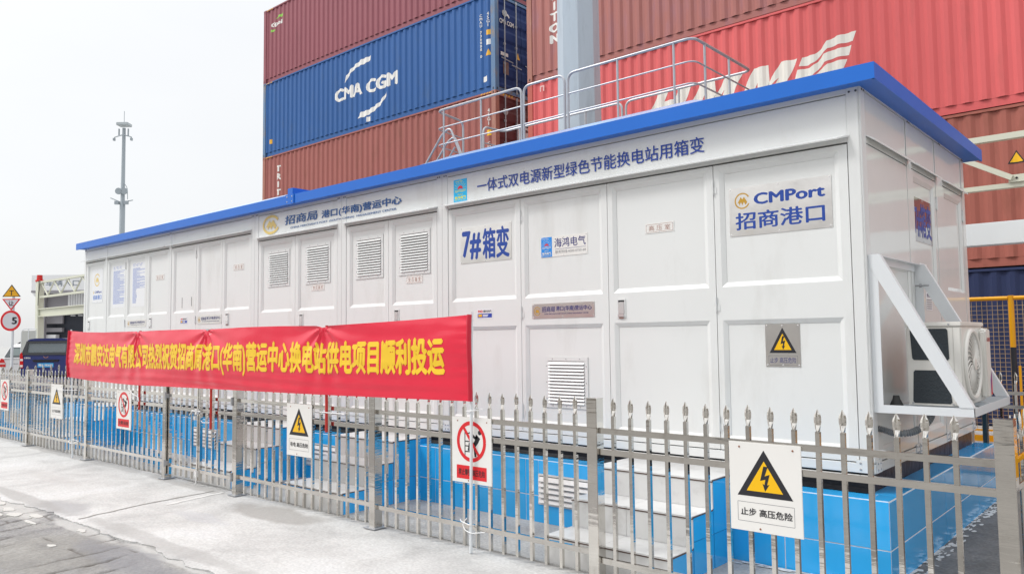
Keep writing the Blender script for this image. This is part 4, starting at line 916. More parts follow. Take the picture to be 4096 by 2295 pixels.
for y in (7.06, 9.66): add_post(-.735, y, fr_); panel((-.735, prev), (-.735, y), fr_); prev = y
fbk = thing('metal_fence', 'stainless steel picket fence behind the air conditioner, before the yellow mesh', 'fence', (-3, 9.66, 0))
for x in (-3.165, -5.6): add_post(x, 9.66, fbk)
panel((-3.165, 9.66), (-.735, 9.66), fbk, first=.18); panel((-5.6, 9.66), (-3.165, 9.66), fbk)
MB().box(-1.785, -1.745, 9.60, 9.64, 0, .80).build('short_stay', mat('dark_blue_tube', (.02, .06, .10), .4), fbk)

# ------------------------------------------------------------------ signs hanging on the fence
SF = Fr((0, 4.436, 0), (1, 0, 0))
def board(label, x0, x1, z0, z1):
    t = thing('warning_sign', label, 'sign', ((x0+x1)/2, 4.436, z0), 'safety signs on the steel fence')
    MB().box(x0, x1, z0, z1, 0, .006, fr=SF).build('board', SIGNW, t, bevel=.0015)
    s_ = MB(); w = x1-x0
    for x, z in ((x0+w*.15, z1-.03), (x1-w*.11, z1-.03), (x0+w*.42, z0+.02)): s_.dome(SF, x, z, .006, .0065, .004, 8)
    s_.build('rivets', mat('copper_rivet', (.35, .16, .10), .35, .8), t); return t
def sign_bolt(label, x0, x1, z0, z1, msg, small=False):
    t = board(label, x0, x1, z0, z1); w, h = x1-x0, z1-z0; c = .0068; cx = (x0+x1)/2-w*.005
    bolt_tri(SF, cx, z0+h*(.395 if not small else .42), z0+h*(.92 if not small else .9), w*(.385 if not small else .36), c, t, .165)
    poly(ribbon_loops([[(x0+w*.11, z0+h*.11), (x1-w*.11, z0+h*.11)], [(x0+w*.11, z0+h*.325), (x1-w*.11, z0+h*.325)], [(x0+w*.11, z0+h*.11), (x0+w*.11, z0+h*.325)], [(x1-w*.11, z0+h*.11), (x1-w*.11, z0+h*.325)]], .0022), SF, c, PGREY, t, 'border_line')
    text(msg, SF, x0+w*.15, x1-w*.135, z0+h*.175, z0+h*.262, c+.0004, PBLACK, t, bold=.02)
def sign_climb(label, x0, x1, z0, z1, msg):
    t = board(label, x0, x1, z0, z1); w, h = x1-x0, z1-z0; c = .0068; cx, cz, r = (x0+x1)/2, z0+h*.635, w*.335
    L = []
    lx = cx-r*.62+.02; q = ribbon_loops([[(lx, cz-r*.78), (lx, cz+r*.62)], [(lx+r*.42, cz-r*.75), (lx+r*.42, cz+r*.58)], [(lx, cz+r*.45), (lx+r*.42, cz+r*.45)], [(lx, cz+r*.0), (lx+r*.42, cz+r*.0)], [(lx, cz-r*.25), (lx+r*.42, cz-r*.25)], [(lx, cz-r*.55), (lx+r*.42, cz-r*.55)]], .0085)
    q += ribbon_loops([[(lx+r*.35, cz+r*.52), (lx+r*.75, cz+r*.22), (lx+r*.95, cz+r*.28)]], r*.15)
    q.append([(lx+r*.85, cz+r*.42), (lx+r*1.15, cz+r*.20), (lx+r*1.0, cz-r*.05), (lx+r*.72, cz-r*.35), (lx+r*.58, cz-r*.18), (lx+r*.75, cz+r*.08)])
    q += ribbon_loops([[(lx+r*.75, cz-r*.1), (lx+r*.35, cz-r*.12), (lx+r*.28, cz-r*.5)], [(lx+r*.72, cz-r*.3), (lx+r*.80, cz-r*.80)]], r*.15)
    poly(q, SF, c, PBLACK, t, 'climbing_figure')
    hd = arcpts(lx+r*1.12, cz+r*.52, r*.13, 0, 345, 14); poly(hd, SF, c, PBLACK, t, 'figure_head')
    poly(ribbon_loops([arcpts(cx, cz, r, 0, 360, 40)], r*.21), SF, c+.0004, PRED, t, 'red_ring')
    a = math.radians(128); poly(ribbon_loops([[(cx+r*math.cos(a), cz+r*math.sin(a)), (cx-r*math.cos(a), cz-r*math.sin(a))]], r*.17), SF, c+.0006, PRED, t, 'red_bar')
    poly(rect(x0+w*.12, x1-w*.12, z0+h*.06, z0+h*.265), SF, c, PRED, t, 'red_panel')
    text(msg, SF, x0+w*.17, x1-w*.16, z0+h*.115, z0+h*.215, c+.0004, PBLACK, t, bold=.02)
sign_bolt('largest white sign, black edged yellow lightning triangle, at the lower right', -2.163, -1.727, .503, 1.020, '止步 高压危险')
sign_climb('white no climbing sign with red ring, crossed by the white pole', -4.540, -4.112, .522, 1.032, '禁止攀登 高压危险')
sign_bolt('white lightning sign beginning 有电, below the middle of the red banner', -6.895, -6.470, .522, 1.029, '有电 高压危险')
sign_climb('white no climbing sign with red ring left of the gate', -10.955, -10.505, .512, 1.018, '禁止攀登 高压危险')
sign_bolt('white lightning sign left of the left banner pole', -13.375, -12.905, .512, 1.027, '止步 高压危险', True)
sign_climb('white red ring sign cut by the left picture edge', -15.80, -15.36, .515, 1.034, '禁止烟火 高压危险')

# ------------------------------------------------------------------ banner
BXA, BXB = -12.545, -4.282
TOPP = [(-12.545, 1.836), (-12.42, 1.828), (-11.9, 1.803), (-11.3, 1.792), (-10.6, 1.792), (-10.30, 1.791), (-10.243, 1.780), (-10.19, 1.791), (-9.6, 1.796), (-9.0, 1.796), (-8.52, 1.788), (-8.447, 1.772), (-8.37, 1.787), (-7.6, 1.798), (-7.0, 1.798), (-6.33, 1.788), (-6.235, 1.768), (-6.13, 1.786), (-5.5, 1.799), (-5.0, 1.811), (-4.6, 1.824), (-4.282, 1.836)]
BOTP = [(-12.545, 1.154), (-11.9, 1.128), (-10.9, 1.110), (-10.277, 1.105), (-9.3, 1.115), (-8.42, 1.122), (-7.2, 1.131), (-6.2, 1.139), (-5.5, 1.147), (-4.8, 1.156), (-4.282, 1.164)]
def interp(P, x):
    for (a, b), (c, d) in zip(P[:-1], P[1:]):
        if x <= c: return b+(d-b)*max(0, (x-a))/(c-a)
    return P[-1][1]
PINS = (-10.243, -8.447, -6.235)
def bsurf(x, v):
    """x along the banner, v 0..1 bottom to top -> world point on the cloth"""
    zt, zb = interp(TOPP, x), interp(BOTP, x); z = zb+(zt-zb)*v
    y = 4.385 - .016*math.sin(v*math.pi)*(1+.5*math.sin(x*1.3))
    for p in PINS:                                     # folds radiating from the tie points
        dx, dz = x-p, (z-1.78); r = math.hypot(dx, dz*1.0)
        if r < 1.15:
            th = math.atan2(-dz, dx if abs(dx) > 1e-5 else 1e-5)
            amp = .013*math.exp(-r/.40)*min(1, r/.08); y += amp*math.sin(th*11+p) - .004*math.exp(-(r/.10)**2)
    y += .0035*math.sin(z*62+math.sin(x*.8)*2)*max(0, 1-v*1.9)*(.4+.6*abs(math.sin(x*.33+1)))
    y += .013*mnoise.noise(Vector((x*1.1, z*3.2, 0))) + .004*mnoise.noise(Vector((x*4.0, z*11, 5)))
    e = min(x-BXA, BXB-x)
    if e < .35: y += .0035*math.sin(z*85)*math.exp(-e/.12)
    return Vector((x, y, z))
ban = thing('red_banner', 'long red cloth banner with tall yellow Chinese characters across the fence', 'banner', (-8.4, 4.385, 1.15))
b = MB(); NX, NZ = 520, 34
for j in range(NZ+1):
    for i in range(NX+1): b.v.append(bsurf(BXA+(BXB-BXA)*i/NX, j/NZ))
for j in range(NZ):
    for i in range(NX): a = j*(NX+1)+i; b.f.append((a, a+1, a+NX+2, a+NX+1))
b.build('cloth', BANNER, ban, smooth=True, recalc=False)
for xa in (BXA, BXB):
    s_ = MB(); s_.tube([bsurf(xa, v/10)+Vector((0, -.002, 0)) for v in range(11)], .020, 10); s_.build('sleeve', mat('dark_red_sleeve', (.55, .01, .035), .42), ban, smooth=True)
BT = '深圳市鹏安达电气有限公司热烈祝贺招商局港口(华南)营运中心换电站供电项目顺利投运'
def bwarp(p):
    x, z = p.x, p.y; v = (z-1.14)/(1.80-1.14)
    w = bsurf(x, min(1, max(0, v))); return w+Vector((0, -.0022, 0))
text(BT, None, -12.30, -4.558, 1.292, 1.652, 0, BTEXT, ban, bold=.05, warp=bwarp, cutx=[BXA+(BXB-BXA)*i/260 for i in range(1, 260)], cutz=[1.14+.66*i/34 for i in range(1, 34)])
def pole(name, m, r, x, y, z0, z1, label, cat, lean=0.0, group=None):
    o = MB().tube([(x, y, z0), (x+lean, y, z1)], r, 10).build(name, m, smooth=True); return tag(o, label, cat, group)
pole('banner_pole', PVC, .0125, -12.375, 4.40, 0.0, 1.85, 'white plastic pole holding the left end of the red banner', 'pole', -.165)
pole('banner_pole', PVC, .0125, -4.315, 4.405, 0.0, 1.86, 'white plastic pole in front of the no climbing sign, right end of the banner', 'pole', .03)
pole('banner_stake', REDW, .014, -10.225, 4.412, .795, 1.80, 'dark red stake behind the banner near the left no climbing sign', 'stake')
pole('banner_stake', REDW, .014, -8.385, 4.412, .67, 1.79, 'orange red stake behind the banner, in front of the gate', 'stake')
pole('banner_stake', REDW, .014, -6.205, 4.412, .79, 1.79, 'short dark red stake right of the 有电 lightning sign', 'stake')
def tie(label, loops):
    t = MB()
    for lp in loops: t.tube(fillet(lp, .02, 3), .004, 5)
    tag(t.build('cable_tie', TIE), label, 'cable tie')
tie('white cable tie round the right banner pole and fence picket low down', [[(-4.45, 4.425, .235), (-4.40, 4.385, .232), (-4.30, 4.385, .215), (-4.295, 4.42, .213)], [(-4.37, 4.42, .255), (-4.40, 4.40, .21), (-4.36, 4.385, .17), (-4.29, 4.385, .155), (-4.20, 4.44, .165)]])
tie('white cable tie round the right banner pole just under the banner', [[(-4.33, 4.385, 1.085), (-4.28, 4.385, 1.09), (-4.20, 4.44, 1.10), (-4.27, 4.44, 1.11), (-4.33, 4.385, 1.06)]])
tie('long white cable tie crossing the small lightning sign at left', [[(-13.15, 4.42, .96), (-12.9, 4.40, .955), (-12.45, 4.385, .965), (-12.30, 4.42, .97)]])
tie('white cable tie round the left banner pole near the ground', [[(-12.55, 4.44, .24), (-12.50, 4.38, .22), (-12.36, 4.38, .20), (-12.25, 4.44, .24), (-12.36, 4.39, .26)]])
tie('white cord from banner stake to top rail by the left no climbing sign', [[(-10.62, 4.42, 1.08), (-10.4, 4.40, .99), (-10.22, 4.395, .96), (-10.2, 4.395, .90)], [(-10.24, 4.39, .80), (-10.2, 4.39, .84)]])
tie('white cord tied round the orange red stake at the gate', [[(-8.66, 4.44, .745), (-8.55, 4.40, .735), (-8.40, 4.395, .745), (-8.37, 4.43, .75)]])
tie('white cord round the short dark red stake near the 有电 sign', [[(-6.30, 4.40, .975), (-6.21, 4.394, .975), (-5.95, 4.43, .97)]])

# ------------------------------------------------------------------ railed platform behind the kiosk
plat = thing('railed_platform', 'grey tube guard rails of a raised walkway showing above the blue roof', 'platform', (-7.5, 10.4, 0))
PZt, PZm, PZl, PD = 5.80, 5.475, 5.165, 4.70; Y0, Y1 = 9.70, 11.58
MB().box(-10.3, -5.1, Y0-.02, Y1+.02, PD-.12, PD).build('deck', GALV, plat)
for x in (-10.2, -7.7, -5.2):
    for y in (Y0+.05, Y1-.05): MB().box(x-.05, x+.05, y-.05, y+.05, 0, PD-.12).build('support_leg', GALV, plat)
def rail(pts, r=.021, name='rail', f=.14): return MB().tube(fillet(pts, f, 6), r, 8).build(name, GALV, plat, smooth=True)
# section A: wraps round the left end
rail([(-10.42, 10.52, PD), (-10.42, 10.52, PZt), (-10.27, Y0, PZt), (-8.245, Y0, PZt), (-8.245, Y0, PD)], .021)
for z in (PZm, PZl): rail([(-10.42, 10.5, z), (-10.29, Y0, z), (-8.245, Y0, z)], .0125)
rail([(-8.195, Y0, PD), (-8.195, Y0, PZt), (-7.35, Y0, PZt), (-7.35, Y0, PD)], .021)
for z in (PZm, PZl): rail([(-8.195, Y0, z), (-7.35, Y0, z)], .0125)
rail([(-7.28, Y0, PD), (-7.28, Y0, PZt), (-5.09, Y0, PZt), (-5.09, Y1, PZt), (-7.42, Y1, PZt), (-7.42, Y1, PD)], .021)
for z in (PZm, PZl): rail([(-7.28, Y0, z), (-5.09, Y0, z), (-5.09, Y1, z), (-7.42, Y1, z)], .0125)
rail([(-7.50, Y1, PD), (-7.50, Y1, PZt), (-10.34, Y1, PZt), (-10.36, 11.02, PZt), (-10.36, 11.02, PD)], .022)
for z in (PZm, PZl): rail([(-7.50, Y1, z), (-10.34, Y1, z), (-10.36, 11.02, z)], .0125)
for x, y in ((-10.1, Y0), (-9.17, Y0), (-6.35, Y0), (-5.40, Y0), (-5.09, 10.03), (-5.09, 10.80), (-8.3, Y1), (-9.9, Y1), (-6.37, Y1)):
    MB().tube([(x, y, PD), (x, y, PZt)], .018, 8).build('baluster', GALV, plat, smooth=True)
lad = thing('ladder', 'grey tube ladder handrails leaning at the left end of the railed walkway', 'ladder', (-10.4, 10.1, 0))
for y, dx in ((9.86, 0), (10.35, -.38)):
    k = y/9.7
    pts = [(-12.9+dx, y, 2.6), (-10.30+dx, y, 5.42), (-10.10+dx, y, 5.50), (-9.72+dx, y, PD)]
    MB().tube(fillet(pts, .14, 6), .020, 8).build('handrail', GALV, lad, smooth=True)
    MB().tube([(-12.75+dx, y+.02, 2.2), (-10.0+dx, y+.02, 5.12)], .016, 8).build('stringer', GALV, lad, smooth=True)
for i in range(9):
    t = i/9; MB().tube([(-12.75+2.4*t, 9.88, 2.2+2.55*t), (-13.13+2.4*t, 10.37, 2.2+2.55*t)], .014, 6).build('rung', GALV, lad)

# ------------------------------------------------------------------ grey mast behind
mast = thing('grey_mast', 'thick faceted grey blue steel mast rising in front of the red containers', 'mast', (-9.1, 12.5, 0))
mm = MB(); n = 8; ph = math.radians(-10)
rings = [(0, .47), (6.9, .425), (13, .395), (22, .33)]
for z, r in rings: mm.v += [Vector((-9.1+r*math.cos(ph+2*math.pi*k/n), 12.5+r*math.sin(ph+2*math.pi*k/n), z)) for k in range(n)]
for i in range(3):
    for k in range(n): mm.f.append((i*n+k, i*n+(k+1) % n, (i+1)*n+(k+1) % n, (i+1)*n+k))
mm.f.append(tuple(3*n+k for k in range(n))); mm.build('shaft', MASTG, mast)
MB().box(-9.8, -8.4, 11.8, 13.2, 0, .3).build('footing', GROUT, mast)

# ------------------------------------------------------------------ containers
CP_T = .278
def corr(s):
    s = s % CP_T
    if s < .072: return 0.0
    if s < .140: return .036*(s-.072)/.068
    if s < .210: return .036
    return .036*(1-(s-.210)/.068)
def container(name_label, x0, y0, z0, mcol, H=2.896, L=12.19, mpost=None, door_right=False, mdoor=None, detail=True):
    t = thing('shipping_container', name_label, 'container', (x0+L/2, y0+1.2, z0), 'stacked shipping containers')
    x1 = x0+L; D = 2.438; mp_ = mpost or mcol; md = mdoor or mcol
    for x in (x0, x1-.16):
        for y in (y0, y0+D-.16):
            MB().box(x, x+.16, y, y+.16, z0+.118, z0+H-.118).build('corner_post', mp_, t)
            for z in (z0, z0+H-.118):
                c = MB(); c.box(x-.002, x+.178-.016, y-.002, y+.162, z, z+.118); co = c.build('corner_casting', mp_, t)
                h = MB()
                f1 = Fr((x+.08, y-.0025, z+.059), (1, 0, 0)); h.prism([(.022*math.cos(a)*1.0, .036*math.sin(a)) for a in [i*math.pi/5 for i in range(10)]], 0, .0015, f1)
                f2 = Fr((x+.163, y+.08, z+.059), (0, 1, 0)); h.prism([(.022*math.cos(a), .036*math.sin(a)) for a in [i*math.pi/5 for i in range(10)]], 0, .0015, f2)
                h.build('casting_holes', DARK, co)
    MB().box(x0+.16, x1-.16, y0+.062, y0+.10, z0+.012, z0+.168).build('bottom_rail', mcol, t)
    MB().box(x0+.16, x1-.16, y0+.006, y0+.07, z0+H-.060, z0+H-.012).build('top_rail', mcol, t)
    # corrugated long side
    m = MB(); s = 0; xs = []
    a, b = x0+.16, x1-.16; X = a
    while X < b-1e-6:
        for o in (0, .072, .140, .210):
            if X+o < b: xs.append((X+o, corr(o)))
        X += CP_T
    xs.append((b, 0)); k0 = len(m.v)
    zb, zt = z0+.165, z0+H-.068; yf = y0+.022
    for (x, d) in xs: m.v += [Vector((x, yf+d, zb)), Vector((x, yf+d, zt))]
    for i in range(len(xs)-1): m.f.append((2*i, 2*i+2, 2*i+3, 2*i+1))
    m.build('side_wall', mcol, t, recalc=False)
    MB().box(x0+.16, x1-.16, y0+D-.06, y0+D-.02, z0+.02, z0+H-.02).build('rear_side_wall', mcol, t)
    MB().box(x0+.02, x1-.02, y0+.03, y0+D-.03, z0+H-.045, z0+H-.012).build('roof', mcol, t)
    MB().box(x0+.03, x1-.03, y0+.11, y0+D-.07, z0+.03, z0+.15).build('floor', DARK, t)
    MB().box(x0+.02, x0+.06, y0+.16, y0+D-.16, z0+.12, z0+H-.12).build('front_wall', mcol, t)
    # doors at the right-hand end
    DR = Fr((x1-.02, 0, 0), (0, 1, 0))
    MB().box(y0+.16, y0+D-.16, z0+.0, z0+.11, -.10, .0, fr=DR).build('door_sill', mp_, t); MB().box(y0+.16, y0+D-.16, z0+H-.12, z0+H, -.10, .0, fr=DR).build('door_header', mp_, t)
    if detail:
        for k in range(2):
            a0 = y0+.165+k*1.06; a1 = a0+1.045
            dm = MB(); zz = [z0+.115]; hgt = H-.24; n_ = 5
            prof = [(0, 0)]
            for i in range(n_):
                base = i/n_; prof += [(base+.04, 0), (base+.07, -.03), (base+.13, -.03), (base+.16, 0)]
            prof.append((1, 0)); kk = len(dm.v)
            for f_, d in prof: dm.v += [DR.p(a0, z0+.115+hgt*f_, -.03+d), DR.p(a1, z0+.115+hgt*f_, -.03+d)]
            for i in range(len(prof)-1): dm.f.append((2*i, 2*i+1, 2*i+3, 2*i+2))
            dr = dm.build('container_door', md, t, recalc=False)
            for a in (a0+.27, a0+.78):
                lb = MB(); lb.tube([DR.p(a, z0+.05, .012), DR.p(a, z0+H-.05, .012)], .017, 8)
                for f_ in (.03, .3, .5, .72, .965): lb.box(a-.035, a+.035, z0+H*f_-.03, z0+H*f_+.03, -.02, .02, fr=DR)
                lb.build('locking_bar', GALV, dr, smooth=True)
            hn = MB(); hn.tube([DR.p(a0+.10, z0+1.0, .03), DR.p(a0+.60, z0+.95, .03)], .014, 6); hn.tube([DR.p(a0+.55, z0+.88, .03), DR.p(a0+.98, z0+.85, .03)], .014, 6); hn.build('door_handle', GALV, dr)
    return t
YC = 16.1
def cfr(): return Fr((0, YC+.022, 0), (1, 0, 0))
def cdrape(x0): return (lambda p: Vector((p.x, YC+.022+corr(p.x-(x0+.16))-.003, p.y)))
def ccuts(x0, a, b):
    r = []; X = x0+.16
    while X < b+.3:
        for o in (0, .072, .140, .210):
            if a-.01 < X+o < b+.01: r.append(X+o)
        X += CP_T
    return r
def ctext(body, x0, a, b, z0, z1, m, t, bold=.03, **k): return text(body, None, a, b, z0, z1, 0, m, t, bold=bold, warp=cdrape(x0), cutx=ccuts(x0, a-.3, b+.3), **k)
def cpoly(pts, x0, m, t, name='print'):
    al = [q[0] for lp in (pts if isinstance(pts[0][0], (tuple, list)) else [pts]) for q in lp]
    return poly(pts, None, 0, m, t, name, cutx=ccuts(x0, min(al), max(al)), warp=cdrape(x0))
CL = -26.84; HC = 2.896
TRB = cmat('triton_brown', (.34, .115, .098), (.22, .09, .06), .5, .53); PUR = cmat('maroon_container_paint', (.28, .088, .108), (.17, .07, .07), .45); CBL = cmat('container_blue', (.030, .110, .315), (.06, .12, .24), .5, .55)
HMR = cmat('bright_red_container_paint', (.70, .135, .135), (.52, .12, .11), .5, .54); TR2 = cmat('faded_pink_brown_paint', (.40, .155, .135), (.36, .17, .20), .6, .5); NAV = cmat('dark_navy_container_paint', (.030, .042, .105), (.05, .06, .10), .4)
BRN = cmat('rusty_brown_container_paint', (.38, .125, .095), (.22, .08, .05), .55, .52)
WORN = mat('worn_blue_post', (.10, .19, .33), .6, var=.2, dirt=(.22, .19, .18), dirt_amt=.95, dscale=(5, 5, 2.2), dthr=.48)
WORNB = mat('worn_brown_post', (.36, .14, .10), .6, var=.15, dirt=(.45, .26, .18), dirt_amt=.7, dscale=(7, 7, 1.6), dthr=.52)
DNAV = cmat('shaded_door_navy', (.012, .035, .15), (.03, .09, .18), .4); DMAR = cmat('shaded_door_maroon', (.13, .035, .035))  # end-face shade is put into these darker door colours
container('navy container at the bottom of the left stack', CL, YC, 0, NAV, detail=False)
container('maroon container second from the ground in the left stack', CL, YC, HC, PUR, detail=False)
c2 = container('brown container with white TRITON lettering directly below the blue one', CL, YC, 2*HC, TRB, mpost=WORNB, door_right=True, mdoor=DMAR)
c3 = container('blue container with large white CMA CGM lettering', CL, YC, 3*HC, CBL, mpost=WORN, door_right=True, mdoor=DNAV)
c4 = container('maroon container on top of the blue one, green and white logo at left', CL, YC, 4*HC, PUR, mdoor=DNAV)
RL = -13.46
c5 = container('dark navy container at the bottom right behind the yellow mesh fence', RL, YC, 0, NAV, H=2.80)
c6 = container('rusty brown container right of the kiosk with a yellow triangle sticker', RL, YC, 2.81, BRN, H=2.87)
c7 = container('bright red container with huge slanted white HMM letters', RL, YC, 5.69, HMR, mpost=cmat('red_post_paint', (.5, .12, .09)))
c8 = container('faded pinkish brown container above the bright red one', RL, YC, 8.60, TR2, mpost=WORNB)
x = RL+12.19+.35
for z, m_, H_, l_ in ((0, BRN, 2.80, 'rusty brown container lowest in the stack just past the right edge'), (2.81, TR2, 2.87, 'faded pinkish container second from the ground just past the right edge'), (5.69, TRB, 2.896, 'brown container third from the ground just past the right edge'), (8.60, PUR, 2.896, 'maroon container highest in the stack just past the right edge')):
    container(l_, x, YC, z, m_, H=H_, detail=False)
# lettering on the containers
ctext('CMA', CL, -22.262, -20.728, 9.878, 10.335, PWHITE, c3, .055); ctext('CGM', CL, -20.52, -18.913, 9.83, 10.30, PWHITE, c3, .055)
cpoly([(-21.684, 10.457), (-21.607, 10.721), (-21.374, 10.885), (-21.068, 11.004), (-20.767, 11.087), (-20.264, 11.09), (-20.286, 10.954), (-20.543, 10.899), (-20.804, 10.895), (-20.992, 10.880), (-21.259, 10.803), (-21.49, 10.67)], CL, PWHITE, c3, 'white_swoosh')
cpoly([(-19.465, 9.691), (-19.501, 9.561), (-19.712, 9.353), (-19.997, 9.22), (-20.249, 9.142), (-20.579, 9.087), (-21.004, 9.104), (-20.802, 9.28), (-20.395, 9.285), (-20.104, 9.342), (-19.783, 9.444)], CL, PWHITE, c3, 'white_swoosh')
ctext('C\nM\nA\nU\n \n7\n3\n6\n8\n8\n8\n \n0', CL, -15.26, -15.17, 9.74, 11.03, PWHITE, c3, .03, line=.9); ctext('4\n5\nG\n1', CL, -14.985, -14.885, 10.60, 11.03, PWHITE, c3, .03, line=.9)
OR = mat('orange_sticker', (.80, .42, .02), .5)
cpoly(rect(-15.0, -14.86, 10.36, 10.51), CL, OR, c3); cpoly(rect(-15.0, -14.86, 10.07, 10.23), CL, PWHITE, c3); cpoly([(-15.05, 9.76), (-14.83, 9.76), (-14.93, 9.95)], CL, OR, c3); cpoly(rect(-15.15, -14.99, 9.01, 9.17), CL, PWHITE, c3)
cpoly(rect(-20.50, -20.30, 8.89, 9.05), CL, PWHITE, c3); cpoly(rect(-26.40, -26.26, 9.16, 9.33), CL, OR, c3)
ctext('T\nR\nI\nT\nO\nN', CL, -25.95, -25.62, 6.50, 8.245, PWHITE, c2, .06, line=.95)
ctext('4\n5\nG\n1', CL, -14.99, -14.89, 7.72, 8.20, PWHITE, c2, .03, line=.9); cpoly(rect(-15.01, -14.87, 7.42, 7.58), CL, PYEL, c2); ctext('IC\nDZ', CL, -15.0, -14.88, 7.04, 7.24, PWHITE, c2, .03)
cpoly([rect(-15.03+i*0, -15.03, 7, 7) for i in range(0)] or rect(-15.015, -14.865, 7.02, 7.03), CL, PWHITE, c2)
ctext('GESEA', CL, -26.35, -25.58, 13.70, 13.90, PWHITE, c4, .05) if False else ctext('Gpeil', CL, -26.35, -25.58, 13.66, 13.88, PWHITE, c4, .05)
cpoly([(-26.05, 13.98), (-25.85, 14.07), (-25.55, 14.08), (-25.56, 13.96), (-25.8, 13.99)], CL, PGREEN, c4, 'green_swoosh'); cpoly([(-26.37, 13.63), (-26.37, 13.53), (-26.05, 13.53), (-26.07, 13.57)], CL, PGREEN, c4, 'green_swoosh')
for (t_, xx) in ((c2, CL), (c3, CL), (c4, CL)):
    zt_ = {c2: 3*HC, c3: 4*HC, c4: 5*HC}[t_]
    for xs_ in (xx+.20, xx+11.60):
        q = [[(xs_+i*.11, zt_-.060), (xs_+.055+i*.11, zt_-.060), (xs_+.09+i*.11, zt_-.014), (xs_+.035+i*.11, zt_-.014)] for i in range(4)]
        poly(q, Fr((0, YC+.008, 0), (1, 0, 0)), .002, OR, t_, 'hazard_dashes')
q = [[(RL+.2+i*.11, 8.586-.060), (RL+.255+i*.11, 8.586-.060), (RL+.29+i*.11, 8.586-.014), (RL+.235+i*.11, 8.586-.014)] for i in range(4)]
poly(q, Fr((0, YC+.008, 0), (1, 0, 0)), .002, PYEL, c7, 'hazard_dashes')
# door end markings on the left stack (blue and brown)
DRF = Fr((CL+12.19-.02, 0, 0), (0, 1, 0))
text('CMA CGM', DRF, YC+.24, YC+.86, 10.72, 10.86, -.012, PWHITE, c3, bold=.03)
poly(arcpts(YC+.55, 10.93, .14, 20, 160, 8)+arcpts(YC+.55, 10.91, .10, 160, 20, 8), DRF, -.012, PWHITE, c3); poly(rect(YC+.28, YC+.60, 9.78, 9.88), DRF, -.012, PWHITE, c3); poly([(YC+.95, 9.82), (YC+1.12, 9.82), (YC+1.03, 10.02)], DRF, -.010, OR, c3); poly(rect(YC+.38, YC+.62, 9.25, 9.62), DRF, -.010, mat('rusty_sticker', (.20, .12, .10), .6), c3)
for cc, z in ((c3, 11.05), (c2, 8.15)):
    MB().disc(DRF, YC+.46, z, -.02, .10, .02, 16).build('vent_cap', mat('pale_vent_cap', (.45, .45, .44), .5), cc)
poly(rect(YC+1.0, YC+1.55, 7.35, 7.85), DRF, -.006, PWHITE, c2); text('T', DRF, YC+1.10, YC+1.45, 7.42, 7.78, -.004, DMAR, c2, bold=.07)
poly([[(YC+.2+i*.12, 8.60), (YC+.26+i*.12, 8.60), (YC+.30+i*.12, 8.655), (YC+.24+i*.12, 8.655)] for i in range(5)], DRF, .002, OR, c2, 'hazard_dashes')
# HMM mark
def sl(s, z): return (s+.55*(z-7.47), z)
zt, zb = 7.465, 6.45
Hs = [[sl(-9.40, zb), sl(-9.13, zb), sl(-9.13, zt), sl(-9.40, zt)], [sl(-9.13, 6.93), sl(-8.85, 6.93), sl(-8.85, 7.21), sl(-9.13, 7.21)], [sl(-8.85, zb), sl(-8.51, zb), sl(-8.51, zt-.02), sl(-8.85, zt-.02)]]
def Mm(a, b):
    w = b-a
    return [[sl(a, zb), sl(a+w*.26, zb), sl(a+w*.26, 7.14), sl(a+w*.33, 7.47), sl(a, zt)],
            [sl(a+w*.26, 7.14), sl(a+w*.46, 6.72), sl(a+w*.56, 6.92), sl(a+w*.56, 7.09), sl(a+w*.33, 7.47)],
            [sl(a+w*.46, 6.72), sl(a+w*.74, 7.14), sl(a+w*.62, 7.47), sl(a+w*.56, 7.09)],
            [sl(a+w*.74, zb), sl(a+w, zb), sl(a+w, zt-.02), sl(a+w*.62, 7.47), sl(a+w*.74, 7.14)]]
HL = mat('off_white_lettering', (.80, .77, .70), .5, var=.05, dirt=(.6, .5, .4), dirt_amt=.3, dscale=(4, 4, 1))
cpoly(Hs, RL, HL, c7, 'white_letter'); cpoly(Mm(-8.29, -7.27), RL, HL, c7, 'white_letter'); cpoly(Mm(-7.03, -6.05), RL, HL, c7, 'white_letter')
for w_ in ([(-6.036, 7.27), (-5.964, 7.445), (-5.701, 7.451), (-5.558, 7.538), (-5.455, 7.664), (-5.239, 7.718), (-4.863, 7.721), (-4.936, 7.527), (-5.207, 7.538), (-5.441, 7.508), (-5.563, 7.417), (-5.707, 7.288), (-5.849, 7.251)],
           [(-6.22, 6.85), (-6.071, 7.201), (-5.811, 7.19), (-5.647, 7.274), (-5.524, 7.407), (-5.365, 7.448), (-4.963, 7.454), (-5.027, 7.267), (-5.30, 7.28), (-5.50, 7.24), (-5.65, 7.11), (-5.80, 6.99), (-6.0, 6.93)],
           [(-6.36, 6.50), (-6.24, 6.83), (-6.0, 6.88), (-5.76, 6.97), (-5.60, 7.10), (-5.46, 7.18), (-5.30, 7.21), (-5.064, 7.196), (-5.20, 6.88), (-5.45, 6.87), (-5.62, 6.80), (-5.80, 6.64), (-6.0, 6.55)]):
    cpoly(w_, RL, HL, c7, 'white_wave')
ctext('T\nR\nI\nT\nO\nN', RL, -12.70, -12.34, 9.48, 11.22, PWHITE, c8, .06, line=.95)
cpoly([(-2.40, 4.62), (-2.13, 4.62), (-2.265, 4.86)], RL, PBLACK, c6, 'warning_triangle')
poly([(-2.365, 4.645), (-2.165, 4.645), (-2.265, 4.82)], None, 0, PYEL, c6, 'warning_triangle', cutx=ccuts(RL, -2.4, -2.1), warp=lambda p: Vector((p.x, YC+.016+corr(p.x-(RL+.16)), p.y)))
